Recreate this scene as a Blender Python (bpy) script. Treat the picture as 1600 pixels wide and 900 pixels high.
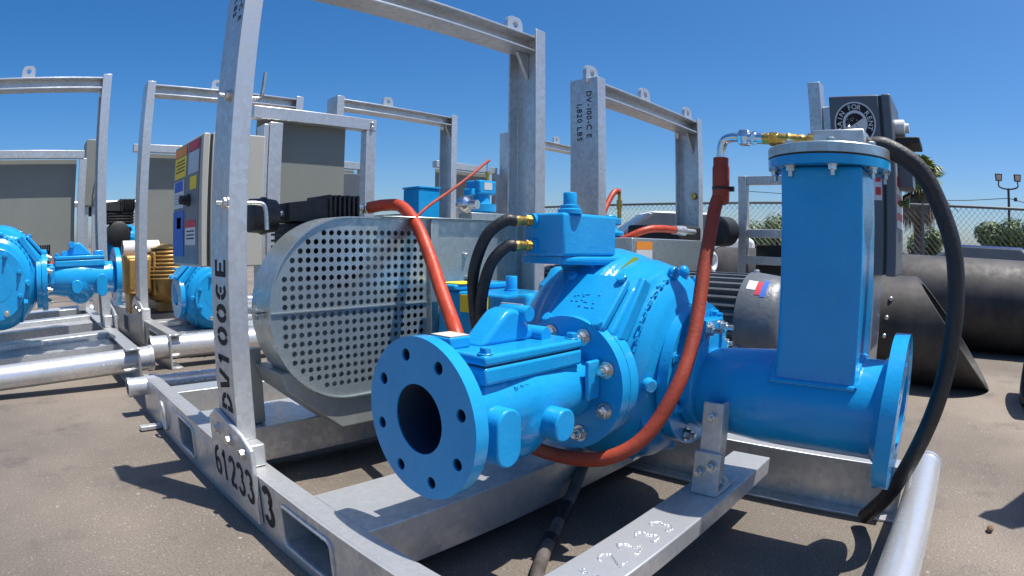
import bpy, bmesh, math, random
from mathutils import Vector, Matrix, Euler
random.seed(7)
PI = math.pi
S = bpy.context.scene
for o in list(bpy.data.objects):
    bpy.data.objects.remove(o)

# ------------------------------------------------------------------ camera
# the photograph is taken with a fisheye lens (equisolid, about 102 degrees across)
cam_d = bpy.data.cameras.new('camera')
cam_d.type = 'PANO'
cam_d.panorama_type = 'FISHEYE_EQUISOLID'
cam_d.sensor_fit = 'HORIZONTAL'
cam_d.sensor_width = 36.0
cam_d.fisheye_lens = 942.566 * 36.0 / 1600.0
cam_d.fisheye_fov = math.radians(180)
cam_d.clip_start = 0.02
cam_d.clip_end = 2000
cam = bpy.data.objects.new('camera', cam_d)
S.collection.objects.link(cam)
S.camera = cam
AZ, PITCH, ROLL, EYE = 0.74814422, -0.07432399, 0.0096468, 0.60
fw = Vector((math.cos(AZ) * math.cos(PITCH), math.sin(AZ) * math.cos(PITCH), math.sin(PITCH)))
rt = Vector((math.sin(AZ), -math.cos(AZ), 0))
up = rt.cross(fw)
r2 = math.cos(ROLL) * rt + math.sin(ROLL) * up
u2 = -math.sin(ROLL) * rt + math.cos(ROLL) * up
cam.matrix_world = Matrix(((r2.x, u2.x, -fw.x, 0), (r2.y, u2.y, -fw.y, 0), (r2.z, u2.z, -fw.z, EYE), (0, 0, 0, 1)))

# ------------------------------------------------------------------ sky, sun, exposure
SUN = Vector((0.176, -0.284, 0.943)).normalized()
world = bpy.data.worlds.new('World')
S.world = world
world.use_nodes = True
wn = world.node_tree.nodes
sky = wn.new('ShaderNodeTexSky')
sky.sky_type = 'NISHITA'
sky.sun_disc = False
sky.sun_elevation = math.asin(SUN.z)
sky.sun_rotation = math.atan2(SUN.x, SUN.y)
sky.altitude = 0
sky.air_density = 0.85
sky.dust_density = 1.5
sky.ozone_density = 6.0
wn['Background'].inputs['Strength'].default_value = 0.116
hsv = wn.new('ShaderNodeHueSaturation')      # the photograph's colours are pushed; the whole sky alike
hsv.inputs['Saturation'].default_value = 1.30
world.node_tree.links.new(sky.outputs[0], hsv.inputs['Color'])
world.node_tree.links.new(hsv.outputs[0], wn['Background'].inputs['Color'])
sun_d = bpy.data.lights.new('sun', 'SUN')
sun_d.energy = 5.0
sun_d.angle = math.radians(0.5)
sun_d.color = (1.0, 0.955, 0.89)
sun = bpy.data.objects.new('sun', sun_d)
S.collection.objects.link(sun)
sun.rotation_euler = (-SUN).to_track_quat('-Z', 'Y').to_euler()
sun.location = SUN * 20
S.view_settings.view_transform = 'Standard'
S.view_settings.look = 'None'
S.view_settings.exposure = 0.38
S.view_settings.gamma = 1.0
S.view_settings.use_curve_mapping = False

# ------------------------------------------------------------------ materials
MAT = {}

def node_mat(name):
    m = bpy.data.materials.new(name)
    m.use_nodes = True
    nt = m.node_tree
    return m, nt, nt.nodes['Principled BSDF'], nt.nodes, nt.links

def surf(name, c, rough=0.5, metal=0.0, var=0.12, scale=9.0, rvar=0.08, bump=0.0, bscale=120.0, coat=0.0,
         c2=None, detail=6.0, spec=0.5):
    """paint / metal / rubber: colour c varied by noise towards c2, roughness varied, fine relief"""
    m, nt, b, N, L = node_mat(name)
    co = N.new('ShaderNodeTexCoord')
    no = N.new('ShaderNodeTexNoise')
    no.inputs['Scale'].default_value = scale
    no.inputs['Detail'].default_value = detail
    no.inputs['Roughness'].default_value = 0.62
    L.new(co.outputs['Object'], no.inputs['Vector'])
    mix = N.new('ShaderNodeMix')
    mix.data_type = 'RGBA'
    a = [max(0, v * (1 - var)) for v in c]
    d = list(c2) if c2 else [min(1, v * (1 + var)) for v in c]
    mix.inputs[6].default_value = (*a, 1)
    mix.inputs[7].default_value = (*d, 1)
    rp = N.new('ShaderNodeMapRange')
    rp.inputs[1].default_value = 0.32
    rp.inputs[2].default_value = 0.68
    L.new(no.outputs[0], rp.inputs[0])
    L.new(rp.outputs[0], mix.inputs[0])
    L.new(mix.outputs[2], b.inputs['Base Color'])
    rr = N.new('ShaderNodeMapRange')
    rr.inputs[1].default_value = 0.3
    rr.inputs[2].default_value = 0.7
    rr.inputs[3].default_value = max(0.03, rough - rvar)
    rr.inputs[4].default_value = min(1, rough + rvar)
    n2 = N.new('ShaderNodeTexNoise')
    n2.inputs['Scale'].default_value = scale * 3.1
    n2.inputs['Detail'].default_value = 4
    L.new(co.outputs['Object'], n2.inputs['Vector'])
    L.new(n2.outputs[0], rr.inputs[0])
    L.new(rr.outputs[0], b.inputs['Roughness'])
    b.inputs['Metallic'].default_value = metal
    b.inputs['Specular IOR Level'].default_value = spec
    b.inputs['Coat Weight'].default_value = coat
    b.inputs['Coat Roughness'].default_value = 0.12
    if bump:
        n3 = N.new('ShaderNodeTexNoise')
        n3.inputs['Scale'].default_value = bscale
        n3.inputs['Detail'].default_value = 3
        L.new(co.outputs['Object'], n3.inputs['Vector'])
        bp = N.new('ShaderNodeBump')
        bp.inputs['Strength'].default_value = bump
        bp.inputs['Distance'].default_value = 0.004
        L.new(n3.outputs[0], bp.inputs['Height'])
        L.new(bp.outputs[0], b.inputs['Normal'])
    MAT[name] = m
    return m

def galv(name, lo, hi, rough, metal, streak=0.0):
    """hot-dip galvanised steel: spangle, dull patches, streaks"""
    m, nt, b, N, L = node_mat(name)
    co = N.new('ShaderNodeTexCoord')
    vo = N.new('ShaderNodeTexVoronoi')
    vo.inputs['Scale'].default_value = 75
    no = N.new('ShaderNodeTexNoise')
    no.inputs['Scale'].default_value = 7
    no.inputs['Detail'].default_value = 8
    no.inputs['Roughness'].default_value = 0.7
    mp = N.new('ShaderNodeMapping')
    mp.inputs['Scale'].default_value = (1, 1, 1 - 0.75 * streak)
    L.new(co.outputs['Object'], mp.inputs[0])
    L.new(mp.outputs[0], no.inputs['Vector'])
    L.new(co.outputs['Object'], vo.inputs['Vector'])
    sp = N.new('ShaderNodeSeparateColor')
    L.new(vo.outputs['Color'], sp.inputs[0])
    ad = N.new('ShaderNodeMath'); ad.operation = 'MULTIPLY_ADD'
    ad.inputs[1].default_value = 0.26
    L.new(sp.outputs[0], ad.inputs[0])
    L.new(no.outputs[0], ad.inputs[2])
    rp = N.new('ShaderNodeMapRange')
    rp.inputs[1].default_value = 0.38
    rp.inputs[2].default_value = 0.94
    L.new(ad.outputs[0], rp.inputs[0])
    mix = N.new('ShaderNodeMix'); mix.data_type = 'RGBA'
    mix.inputs[6].default_value = (*lo, 1)
    mix.inputs[7].default_value = (*hi, 1)
    L.new(rp.outputs[0], mix.inputs[0])
    L.new(mix.outputs[2], b.inputs['Base Color'])
    b.inputs['Metallic'].default_value = metal
    rr = N.new('ShaderNodeMapRange')
    rr.inputs[1].default_value = 0.3
    rr.inputs[2].default_value = 0.8
    rr.inputs[3].default_value = rough + 0.1
    rr.inputs[4].default_value = rough - 0.1
    L.new(ad.outputs[0], rr.inputs[0])
    L.new(rr.outputs[0], b.inputs['Roughness'])
    bp = N.new('ShaderNodeBump')
    bp.inputs['Strength'].default_value = 0.06
    bp.inputs['Distance'].default_value = 0.003
    n3 = N.new('ShaderNodeTexNoise')
    n3.inputs['Scale'].default_value = 40
    n3.inputs['Detail'].default_value = 5
    L.new(co.outputs['Object'], n3.inputs['Vector'])
    L.new(n3.outputs[0], bp.inputs['Height'])
    L.new(bp.outputs[0], b.inputs['Normal'])
    MAT[name] = m

galv('galvanised', (0.46, 0.47, 0.475), (0.70, 0.705, 0.70), 0.42, 0.62, 0.6)
galv('galvanised_shiny', (0.58, 0.58, 0.58), (0.80, 0.80, 0.79), 0.34, 0.62, 0.0)
galv('guard_sheet', (0.36, 0.42, 0.43), (0.58, 0.64, 0.63), 0.36, 0.72)
def pump_paint():
    m, nt, b, N, L = node_mat('pump_blue')
    co = N.new('ShaderNodeTexCoord')
    def noise(sc, det, rough=0.6):
        n = N.new('ShaderNodeTexNoise')
        n.inputs['Scale'].default_value = sc; n.inputs['Detail'].default_value = det; n.inputs['Roughness'].default_value = rough
        L.new(co.outputs['Object'], n.inputs['Vector']); return n.outputs[0]
    def ramp(src, lo, hi, a=0.0, bb=1.0):
        r = N.new('ShaderNodeMapRange')
        for k, v in ((1, lo), (2, hi), (3, a), (4, bb)): r.inputs[k].default_value = v
        L.new(src, r.inputs[0]); return r.outputs[0]
    def mix(f, a, c):
        x = N.new('ShaderNodeMix'); x.data_type = 'RGBA'; L.new(f, x.inputs[0])
        for k, v in ((6, a), (7, c)):
            if isinstance(v, tuple): x.inputs[k].default_value = (*v, 1)
            else: L.new(v, x.inputs[k])
        return x.outputs[2]
    col = mix(ramp(noise(5, 5), 0.3, 0.7), (0.006, 0.275, 0.60), (0.018, 0.345, 0.68))
    col = mix(ramp(noise(14, 8, 0.75), 0.58, 0.78, 0.0, 0.30), col, (0.17, 0.33, 0.46))      # dust and rubbed patches
    col = mix(ramp(noise(46, 6, 0.8), 0.735, 0.75), col, (0.26, 0.24, 0.21))                 # chips
    L.new(col, b.inputs['Base Color'])
    L.new(ramp(noise(22, 5), 0.3, 0.7, 0.15, 0.32), b.inputs['Roughness'])
    b.inputs['Specular IOR Level'].default_value = 0.15
    b.inputs['Coat Weight'].default_value = 0.55
    b.inputs['Coat Roughness'].default_value = 0.07
    b1 = N.new('ShaderNodeBump'); b1.inputs['Strength'].default_value = 0.16; b1.inputs['Distance'].default_value = 0.004
    L.new(noise(130, 4, 0.7), b1.inputs['Height'])
    b2 = N.new('ShaderNodeBump'); b2.inputs['Strength'].default_value = 0.10; b2.inputs['Distance'].default_value = 0.01
    L.new(noise(24, 3), b2.inputs['Height']); L.new(b1.outputs[0], b2.inputs['Normal'])
    L.new(b2.outputs[0], b.inputs['Normal']); L.new(b2.outputs[0], b.inputs['Coat Normal'])
    MAT['pump_blue'] = m
pump_paint()
surf('hole_dark', (0.010, 0.03, 0.07), 0.7)  # dark navy: shade painted into flange holes and bore; also colours the gasket
surf('zinc_bolt', (0.62, 0.61, 0.57), 0.28, 0.9, 0.25, 60)
surf('brass', (0.66, 0.41, 0.10), 0.30, 0.92, 0.25, 50, 0.1, 0.15, 60)
surf('chrome', (0.75, 0.76, 0.77), 0.16, 1.0, 0.1, 40)
surf('orange_hose', (0.44, 0.050, 0.016), 0.42, 0, 0.22, 30, 0.1, 0.25, 260)
surf('rust_hose', (0.31, 0.042, 0.016), 0.62, 0, 0.25, 14, 0.1, 0.22, 160)
surf('black_rubber', (0.018, 0.018, 0.020), 0.52, 0, 0.3, 25, 0.1, 0.3, 150)
surf('worn_rubber', (0.13, 0.112, 0.102), 0.45, 0, 0.5, 18, 0.15, 0.4, 80)
surf('black_iron', (0.022, 0.021, 0.022), 0.55, 0.1, 0.25, 40, 0.1, 0.5, 140)
surf('motor_grey', (0.125, 0.138, 0.148), 0.40, 0.1, 0.15, 25, 0.08, 0.3, 120)
surf('gold_paint', (0.42, 0.25, 0.075), 0.38, 0.35, 0.2, 14, 0.1, 0.2, 100)
surf('panel_beige', (0.215, 0.222, 0.195), 0.5, 0, 0.06, 3, 0.05, 0.05, 60)
surf('cabinet_beige', (0.42, 0.41, 0.36), 0.45, 0, 0.06, 4, 0.05)
surf('cabinet_grey', (0.10, 0.112, 0.128), 0.42, 0, 0.10, 4, 0.05, 0.08, 150)
surf('guard_plinth', (0.33, 0.345, 0.325), 0.5, 0.35, 0.18, 8, 0.1, 0.1, 60)
surf('stencil_black', (0.012, 0.012, 0.014), 0.75, 0, 0.5, 90)
surf('white_print', (0.62, 0.63, 0.63), 0.5, 0, 0.04)
surf('cream_pad', (0.56, 0.50, 0.42), 0.6, 0, 0.12, 60)
surf('yellow_print', (0.85, 0.62, 0.02), 0.45, 0, 0.06)
surf('red_print', (0.55, 0.03, 0.05), 0.5, 0, 0.06)
surf('blue_print', (0.03, 0.12, 0.50), 0.5, 0, 0.06)
surf('orange_print', (0.80, 0.27, 0.03), 0.5, 0, 0.06)
surf('paleblue_print', (0.42, 0.50, 0.58), 0.35, 0, 0.06)
surf('slate_print', (0.16, 0.18, 0.21), 0.4, 0, 0.06)
surf('white_paint', (0.72, 0.72, 0.70), 0.35, 0, 0.05, 4)
surf('hdpe_black', (0.026, 0.025, 0.026), 0.6, 0, 0.3, 5, 0.1, 0.15, 40, 0, (0.070, 0.062, 0.056))
surf('pole_brown', (0.07, 0.055, 0.045), 0.8)
surf('car_blue', (0.02, 0.04, 0.13), 0.25, 0.2, 0.05, 3, 0.03, 0, 1, 0.6)
surf('glass_dark', (0.07, 0.08, 0.09), 0.08, 0, 0.1, 3, 0.02)
surf('tyre', (0.016, 0.016, 0.016), 0.85)
surf('weld_bead', (0.60, 0.60, 0.59), 0.34, 0.7, 0.15, 80, 0.1, 0.4, 200)
surf('fence_steel', (0.16, 0.17, 0.17), 0.55, 0.5, 0.1, 10)
surf('stone_brown', (0.22, 0.13, 0.085), 0.9, 0, 0.3, 60, 0.05, 0.5, 90)
surf('trunk_bark', (0.14, 0.10, 0.07), 0.9, 0, 0.35, 12, 0.05, 0.8, 30)
surf('thatch_brown', (0.20, 0.135, 0.075), 0.9, 0, 0.35, 12)

def leaf(name, c, c2):
    m, nt, b, N, L = node_mat(name)
    oi = N.new('ShaderNodeNewGeometry')
    mix = N.new('ShaderNodeMix'); mix.data_type = 'RGBA'
    mix.inputs[6].default_value = (*c, 1); mix.inputs[7].default_value = (*c2, 1)
    L.new(oi.outputs['Random Per Island'], mix.inputs[0])
    L.new(mix.outputs[2], b.inputs['Base Color'])
    b.inputs['Roughness'].default_value = 0.5
    MAT[name] = m
leaf('leaf_green', (0.06, 0.11, 0.025), (0.17, 0.24, 0.065))
leaf('palm_green', (0.09, 0.15, 0.025), (0.26, 0.30, 0.07))

def asphalt():
    m, nt, b, N, L = node_mat('asphalt')
    co = N.new('ShaderNodeTexCoord')
    def noise(sc, det, rough=0.6):
        n = N.new('ShaderNodeTexNoise')
        n.inputs['Scale'].default_value = sc
        n.inputs['Detail'].default_value = det
        n.inputs['Roughness'].default_value = rough
        L.new(co.outputs['Object'], n.inputs['Vector'])
        return n
    def ramp(src, lo, hi):
        r = N.new('ShaderNodeMapRange')
        r.inputs[1].default_value = lo; r.inputs[2].default_value = hi
        L.new(src, r.inputs[0]); return r.outputs[0]
    def mix(f, a, bb, blend='MIX'):
        x = N.new('ShaderNodeMix'); x.data_type = 'RGBA'; x.blend_type = blend
        if isinstance(f, float): x.inputs[0].default_value = f
        else: L.new(f, x.inputs[0])
        for i, v in ((6, a), (7, bb)):
            if isinstance(v, tuple): x.inputs[i].default_value = (*v, 1)
            else: L.new(v, x.inputs[i])
        return x.outputs[2]
    big = noise(1.3, 5)
    base = mix(ramp(big.outputs[0], 0.34, 0.66), (0.200, 0.167, 0.136), (0.275, 0.232, 0.189))
    fine = noise(190, 4, 0.75)
    base = mix(ramp(fine.outputs[0], 0.36, 0.66), mix(1.0, base, (0.62, 0.61, 0.60), 'MULTIPLY'), mix(1.0, base, (1.22, 1.22, 1.20), 'MULTIPLY'))
    vo = N.new('ShaderNodeTexVoronoi'); vo.inputs['Scale'].default_value = 150
    L.new(co.outputs['Object'], vo.inputs['Vector'])
    sp = N.new('ShaderNodeSeparateColor'); L.new(vo.outputs['Color'], sp.inputs[0])
    chip = N.new('ShaderNodeMath'); chip.operation = 'MULTIPLY'
    L.new(ramp(sp.outputs[0], 0.90, 0.95), chip.inputs[0])
    L.new(ramp(vo.outputs['Distance'], 0.42, 0.30), chip.inputs[1])
    base = mix(chip.outputs[0], base, (0.36, 0.32, 0.27))
    v2 = N.new('ShaderNodeTexVoronoi'); v2.inputs['Scale'].default_value = 38
    L.new(co.outputs['Object'], v2.inputs['Vector'])
    s2 = N.new('ShaderNodeSeparateColor'); L.new(v2.outputs['Color'], s2.inputs[0])
    ch2 = N.new('ShaderNodeMath'); ch2.operation = 'MULTIPLY'
    L.new(ramp(s2.outputs[1], 0.965, 0.98), ch2.inputs[0])
    L.new(ramp(v2.outputs['Distance'], 0.22, 0.15), ch2.inputs[1])
    base = mix(ch2.outputs[0], base, (0.42, 0.38, 0.32))
    st = noise(3.7, 6, 0.7)
    base = mix(ramp(st.outputs[0], 0.55, 0.74), base, (0.110, 0.098, 0.087))          # oil-darkened blotches
    wide = noise(0.55, 4, 0.55)
    base = mix(ramp(wide.outputs[0], 0.42, 0.62), mix(1.0, base, (0.64, 0.65, 0.67), 'MULTIPLY'), base)
    ye = noise(1.9, 5, 0.6)
    base = mix(ramp(ye.outputs[0], 0.70, 0.76), base, (0.24, 0.175, 0.085))           # rusty yellow spills
    L.new(base, b.inputs['Base Color'])
    b.inputs['Roughness'].default_value = 0.85
    bp = N.new('ShaderNodeBump'); bp.inputs['Strength'].default_value = 0.55; bp.inputs['Distance'].default_value = 0.004
    L.new(fine.outputs[0], bp.inputs['Height'])
    L.new(bp.outputs[0], b.inputs['Normal'])
    MAT['asphalt'] = m
asphalt()

# ------------------------------------------------------------------ mesh helpers
def V(*a): return Vector(a)

def frame_of(axis):
    a = Vector(axis).normalized()
    h = Vector((0, 0, 1)) if abs(a.z) < 0.9 else Vector((1, 0, 0))
    u = h.cross(a).normalized()
    return u, a.cross(u), a

def spline(pts, n=8):
    """Catmull-Rom through pts"""
    P = [Vector(p) for p in pts]
    P = [P[0] * 2 - P[1]] + P + [P[-1] * 2 - P[-2]]
    out = []
    for i in range(1, len(P) - 2):
        p0, p1, p2, p3 = P[i - 1:i + 3]
        for k in range(n):
            t = k / n
            out.append(0.5 * ((2 * p1) + (p2 - p0) * t + (2 * p0 - 5 * p1 + 4 * p2 - p3) * t * t + (3 * p1 - p0 - 3 * p2 + p3) * t ** 3))
    out.append(P[-2])
    return out

class M:
    def __init__(s):
        s.v = []; s.f = []
    def add(s, vs, fs):
        k = len(s.v)
        s.v += [Vector(p) for p in vs]
        s.f += [[i + k for i in f] for f in fs]
        return s
    def box(s, x0, x1, y0, y1, z0, z1, mat=None):
        vs = [V(x, y, z) for x in (x0, x1) for y in (y0, y1) for z in (z0, z1)]
        if mat is not None: vs = [mat @ p for p in vs]
        return s.add(vs, [[0, 1, 3, 2], [4, 6, 7, 5], [0, 4, 5, 1], [2, 3, 7, 6], [0, 2, 6, 4], [1, 5, 7, 3]])
    def lathe(s, o, axis, prof, n=32, caps=True, ph=0.0):
        u, w, a = frame_of(axis); o = Vector(o)
        vs = []; fs = []
        for t, r in prof:
            for k in range(n):
                g = 2 * PI * k / n + ph
                vs.append(o + a * t + (u * math.cos(g) + w * math.sin(g)) * r)
        for i in range(len(prof) - 1):
            for k in range(n):
                fs.append([i * n + k, i * n + (k + 1) % n, (i + 1) * n + (k + 1) % n, (i + 1) * n + k])
        if caps:
            fs.append(list(range(n))[::-1])
            fs.append([(len(prof) - 1) * n + k for k in range(n)])
        return s.add(vs, fs)
    def cyl(s, p, q, r, r2=None, n=24, caps=True, ph=0.0):
        p = Vector(p); q = Vector(q)
        return s.lathe(p, q - p, [(0, r), ((q - p).length, r if r2 is None else r2)], n, caps, ph)
    def hexa(s, p, axis, r, h, ph=0.3):
        a = Vector(axis).normalized()
        return s.lathe(p, a, [(0, r), (h * 0.86, r), (h, r * 0.86)], 6, True, ph)
    def tube(s, pts, r, n=14, sub=8, smooth=True, caps=True):
        P = spline(pts, sub) if smooth else [Vector(p) for p in pts]
        m = len(P); vs = []; fs = []
        t = (P[1] - P[0]).normalized()
        u = frame_of(t)[0]
        for i in range(m):
            t = (P[min(i + 1, m - 1)] - P[max(i - 1, 0)]).normalized()
            u = (u - t * u.dot(t)).normalized(); w = t.cross(u)
            rr = r(i / (m - 1)) if callable(r) else r
            for k in range(n):
                g = 2 * PI * k / n
                vs.append(P[i] + (u * math.cos(g) + w * math.sin(g)) * rr)
        for i in range(m - 1):
            for k in range(n):
                fs.append([i * n + k, i * n + (k + 1) % n, (i + 1) * n + (k + 1) % n, (i + 1) * n + k])
        if caps:
            fs.append(list(range(n))[::-1]); fs.append([(m - 1) * n + k for k in range(n)])
        return s.add(vs, fs)
    def prism(s, pts, vec):
        pts = [Vector(p) for p in pts]; vec = Vector(vec); n = len(pts)
        vs = pts + [p + vec for p in pts]
        fs = [list(range(n))[::-1], list(range(n, 2 * n))] + [[i, (i + 1) % n, n + (i + 1) % n, n + i] for i in range(n)]
        return s.add(vs, fs)
    def hull(s, pts):
        bm = bmesh.new()
        for p in pts: bm.verts.new(p)
        bmesh.ops.convex_hull(bm, input=bm.verts)
        loose = [v for v in bm.verts if not v.link_faces]
        bmesh.ops.delete(bm, geom=loose, context='VERTS')
        bm.verts.index_update()
        s.add([v.co.copy() for v in bm.verts], [[v.index for v in f.verts] for f in bm.faces])
        bm.free(); return s
    def sphere(s, c, r, n=20, sc=(1, 1, 1)):
        c = Vector(c)
        k0 = len(s.v)
        s.lathe(V(0, 0, 0), (0, 0, 1), [(-math.cos(PI * i / 12) * r, max(1e-4, math.sin(PI * i / 12) * r)) for i in range(13)], n)
        for i in range(k0, len(s.v)):
            p = s.v[i]; s.v[i] = c + V(p.x * sc[0], p.y * sc[1], p.z * sc[2])
        return s

def circle2(r, n=16, c=(0, 0), ph=0.0):
    return [(c[0] + r * math.cos(2 * PI * i / n + ph), c[1] + r * math.sin(2 * PI * i / n + ph)) for i in range(n)]

def holed(outline, holes, thick, o, u, v):
    """sheet with real holes: outline and holes are 2D loops, filled and extruded (as a mesh M)"""
    cu = bpy.data.curves.new('tmp', 'CURVE')
    cu.dimensions = '2D'; cu.fill_mode = 'BOTH'; cu.extrude = thick / 2
    for loop in [outline] + list(holes):
        sp = cu.splines.new('POLY'); sp.points.add(len(loop) - 1)
        for i, p in enumerate(loop): sp.points[i].co = (p[0], p[1], 0, 1)
        sp.use_cyclic_u = True
    ob = bpy.data.objects.new('tmp', cu)
    S.collection.objects.link(ob)
    dg = bpy.context.evaluated_depsgraph_get(); dg.update()
    me = bpy.data.meshes.new_from_object(ob.evaluated_get(dg))
    o = Vector(o); u = Vector(u).normalized(); v = Vector(v).normalized(); w = u.cross(v)
    m = M()
    m.add([o + u * p.co.x + v * p.co.y + w * p.co.z for p in me.vertices], [list(f.vertices) for f in me.polygons])
    bpy.data.objects.remove(ob); bpy.data.curves.remove(cu); bpy.data.meshes.remove(me)
    return m

_gl = {}
def glyph(ch):
    if ch not in _gl:
        cu = bpy.data.curves.new('tmp', 'FONT'); cu.body = ch; cu.size = 1; cu.offset = 0.012; cu.resolution_u = 3
        ob = bpy.data.objects.new('tmp', cu); S.collection.objects.link(ob)
        dg = bpy.context.evaluated_depsgraph_get(); dg.update()
        me = bpy.data.meshes.new_from_object(ob.evaluated_get(dg))
        vs = [p.co.copy() for p in me.vertices]
        _gl[ch] = (vs, [list(f.vertices) for f in me.polygons], max([p.x for p in vs], default=0.3))
        bpy.data.objects.remove(ob); bpy.data.curves.remove(cu); bpy.data.meshes.remove(me)
    return _gl[ch]

def text_mesh(txt, size, o, u, v, gap=0.1, thick=0.0006, m=None):
    """printed lettering as a thin raised film on a surface"""
    m = m or M(); o = Vector(o); u = Vector(u).normalized(); v = Vector(v).normalized(); w = u.cross(v)
    x = 0
    for ch in txt:
        if ch == ' ': x += 0.35; continue
        vs, fs, wd = glyph(ch)
        m.add([o + u * (p.x + x) * size + v * p.y * size + w * thick for p in vs], fs)
        x += wd + gap
    return m

def stroke2(m, pts, wd, o, u, v, th):
    """a stencilled bar along 2D points"""
    o = Vector(o); u = Vector(u); v = Vector(v); w = u.cross(v).normalized()
    P = [Vector((p[0], p[1])) for p in pts]; L = []; R = []
    for i in range(len(P)):
        d = (P[min(i + 1, len(P) - 1)] - P[max(i - 1, 0)]).normalized()
        n = Vector((-d.y, d.x)) * wd / 2
        L.append(P[i] + n); R.append(P[i] - n)
    for i in range(len(P) - 1):
        q = [L[i], R[i], R[i + 1], L[i + 1]]
        m.add([o + u * p.x + v * p.y + w * th for p in q], [[0, 1, 2, 3]])

def arc(cx, cy, rx, ry, a0, a1, n=9):
    return [(cx + rx * math.cos(math.radians(a0 + (a1 - a0) * i / n)), cy + ry * math.sin(math.radians(a0 + (a1 - a0) * i / n))) for i in range(n + 1)]

STENCIL = {  # strokes in a 0.6 x 1 cell, cut by stencil bridges
    'D': [[(0.11, 0.0), (0.11, 0.44)], [(0.11, 0.56), (0.11, 1.0)], arc(0.16, 0.5, 0.36, 0.41, 82, 8), arc(0.16, 0.5, 0.36, 0.41, -8, -82)],
    'V': [[(0.05, 1.0), (0.24, 0.12)], [(0.55, 1.0), (0.36, 0.12)]],
    '1': [[(0.3, 0.0), (0.3, 1.0)], [(0.3, 0.9), (0.14, 0.76)]],
    '0': [arc(0.3, 0.5, 0.21, 0.41, 98, 262), arc(0.3, 0.5, 0.21, 0.41, 82, -82)],
    'C': [arc(0.3, 0.5, 0.21, 0.41, 50, 172), arc(0.3, 0.5, 0.21, 0.41, 188, 310), [(0.24, 0.5), (0.42, 0.5)]],
    'E': [[(0.11, 0.0), (0.11, 1.0)], [(0.18, 0.92), (0.55, 0.92)], [(0.18, 0.5), (0.46, 0.5)], [(0.18, 0.08), (0.55, 0.08)]],
    '6': [arc(0.3, 0.28, 0.2, 0.24, 100, -80), arc(0.3, 0.28, 0.2, 0.24, 260, 115), arc(0.42, 0.46, 0.32, 0.46, 85, 185)],
    '2': [arc(0.3, 0.72, 0.2, 0.22, 170, -20), [(0.48, 0.62), (0.12, 0.12)], [(0.08, 0.08), (0.52, 0.08)]],
    '3': [arc(0.28, 0.74, 0.19, 0.2, 160, -70), arc(0.28, 0.28, 0.21, 0.24, 70, -160)],
}

def stencil(txt, h, o, u, v, pitch=0.72, wd=0.17, th=0.0008):
    m = M(); x = 0
    o = Vector(o); u = Vector(u).normalized(); v = Vector(v).normalized()
    for ch in txt:
        for st in STENCIL[ch]:
            stroke2(m, [((p[0] + x) * h, p[1] * h) for p in st], wd * h, o, u, v, th)
        x += pitch
    return m

# ------------------------------------------------------------------ object helpers
def tag(o, label=None, cat=None, group=None, kind=None):
    if label: o['label'] = label
    if cat: o['category'] = cat
    if group: o['group'] = group
    if kind: o['kind'] = kind
    return o

def thing(name, label, cat, loc=(0, 0, 0), group=None):
    o = bpy.data.objects.new(name, None)
    o.empty_display_size = 0.1
    S.collection.objects.link(o)
    o.location = loc
    return tag(o, label, cat, group)

def origin(o):
    p = Vector((0, 0, 0))
    while o is not None:
        p += Vector(o.location); o = o.parent
    return p

def part(name, m, mat, parent=None, bevel=0.0, seg=2, remesh=0.0, smooth=4, flat=False, at=None, angle=38):
    me = bpy.data.meshes.new(name)
    off = Vector(at) if at is not None else Vector((0, 0, 0))
    org = (origin(parent) if parent is not None else Vector((0, 0, 0))) + off
    me.from_pydata([p - org for p in m.v], [], m.f)
    me.update()
    bm = bmesh.new(); bm.from_mesh(me)
    bmesh.ops.recalc_face_normals(bm, faces=bm.faces)
    bm.to_mesh(me); bm.free()
    if not flat:
        me.polygons.foreach_set('use_smooth', [True] * len(me.polygons))
        me.set_sharp_from_angle(angle=math.radians(angle))
    me.materials.append(MAT[mat])
    o = bpy.data.objects.new(name, me)
    S.collection.objects.link(o)
    o.parent = parent
    o.location = off
    if remesh:
        r = o.modifiers.new('remesh', 'REMESH'); r.mode = 'VOXEL'; r.voxel_size = remesh; r.use_smooth_shade = True
        if smooth:
            s = o.modifiers.new('smooth', 'SMOOTH'); s.factor = 0.5; s.iterations = smooth
    elif bevel:
        b = o.modifiers.new('bevel', 'BEVEL'); b.width = bevel; b.segments = seg; b.limit_method = 'ANGLE'; b.angle_limit = math.radians(35)
        b.harden_normals = False
    return o

def drill(o, m):
    """cut a bore (closed mesh m, world coordinates) out of a casting for good"""
    me = bpy.data.meshes.new('tmp')
    org = origin(o)
    me.from_pydata([p - org for p in m.v], [], m.f); me.update()
    c = bpy.data.objects.new('tmp', me); S.collection.objects.link(c); c.location = org
    bm = bmesh.new(); bm.from_mesh(me); bmesh.ops.recalc_face_normals(bm, faces=bm.faces); bm.to_mesh(me); bm.free()
    b = o.modifiers.new('bore', 'BOOLEAN'); b.operation = 'DIFFERENCE'; b.object = c; b.solver = 'EXACT'
    dg = bpy.context.evaluated_depsgraph_get(); dg.update()
    nm = bpy.data.meshes.new_from_object(o.evaluated_get(dg))
    nm.name = o.data.name
    o.modifiers.clear(); o.data = nm
    nm.polygons.foreach_set('use_smooth', [True] * len(nm.polygons))
    nm.set_sharp_from_angle(angle=math.radians(45))
    bpy.data.objects.remove(c); bpy.data.meshes.remove(me)

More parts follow.
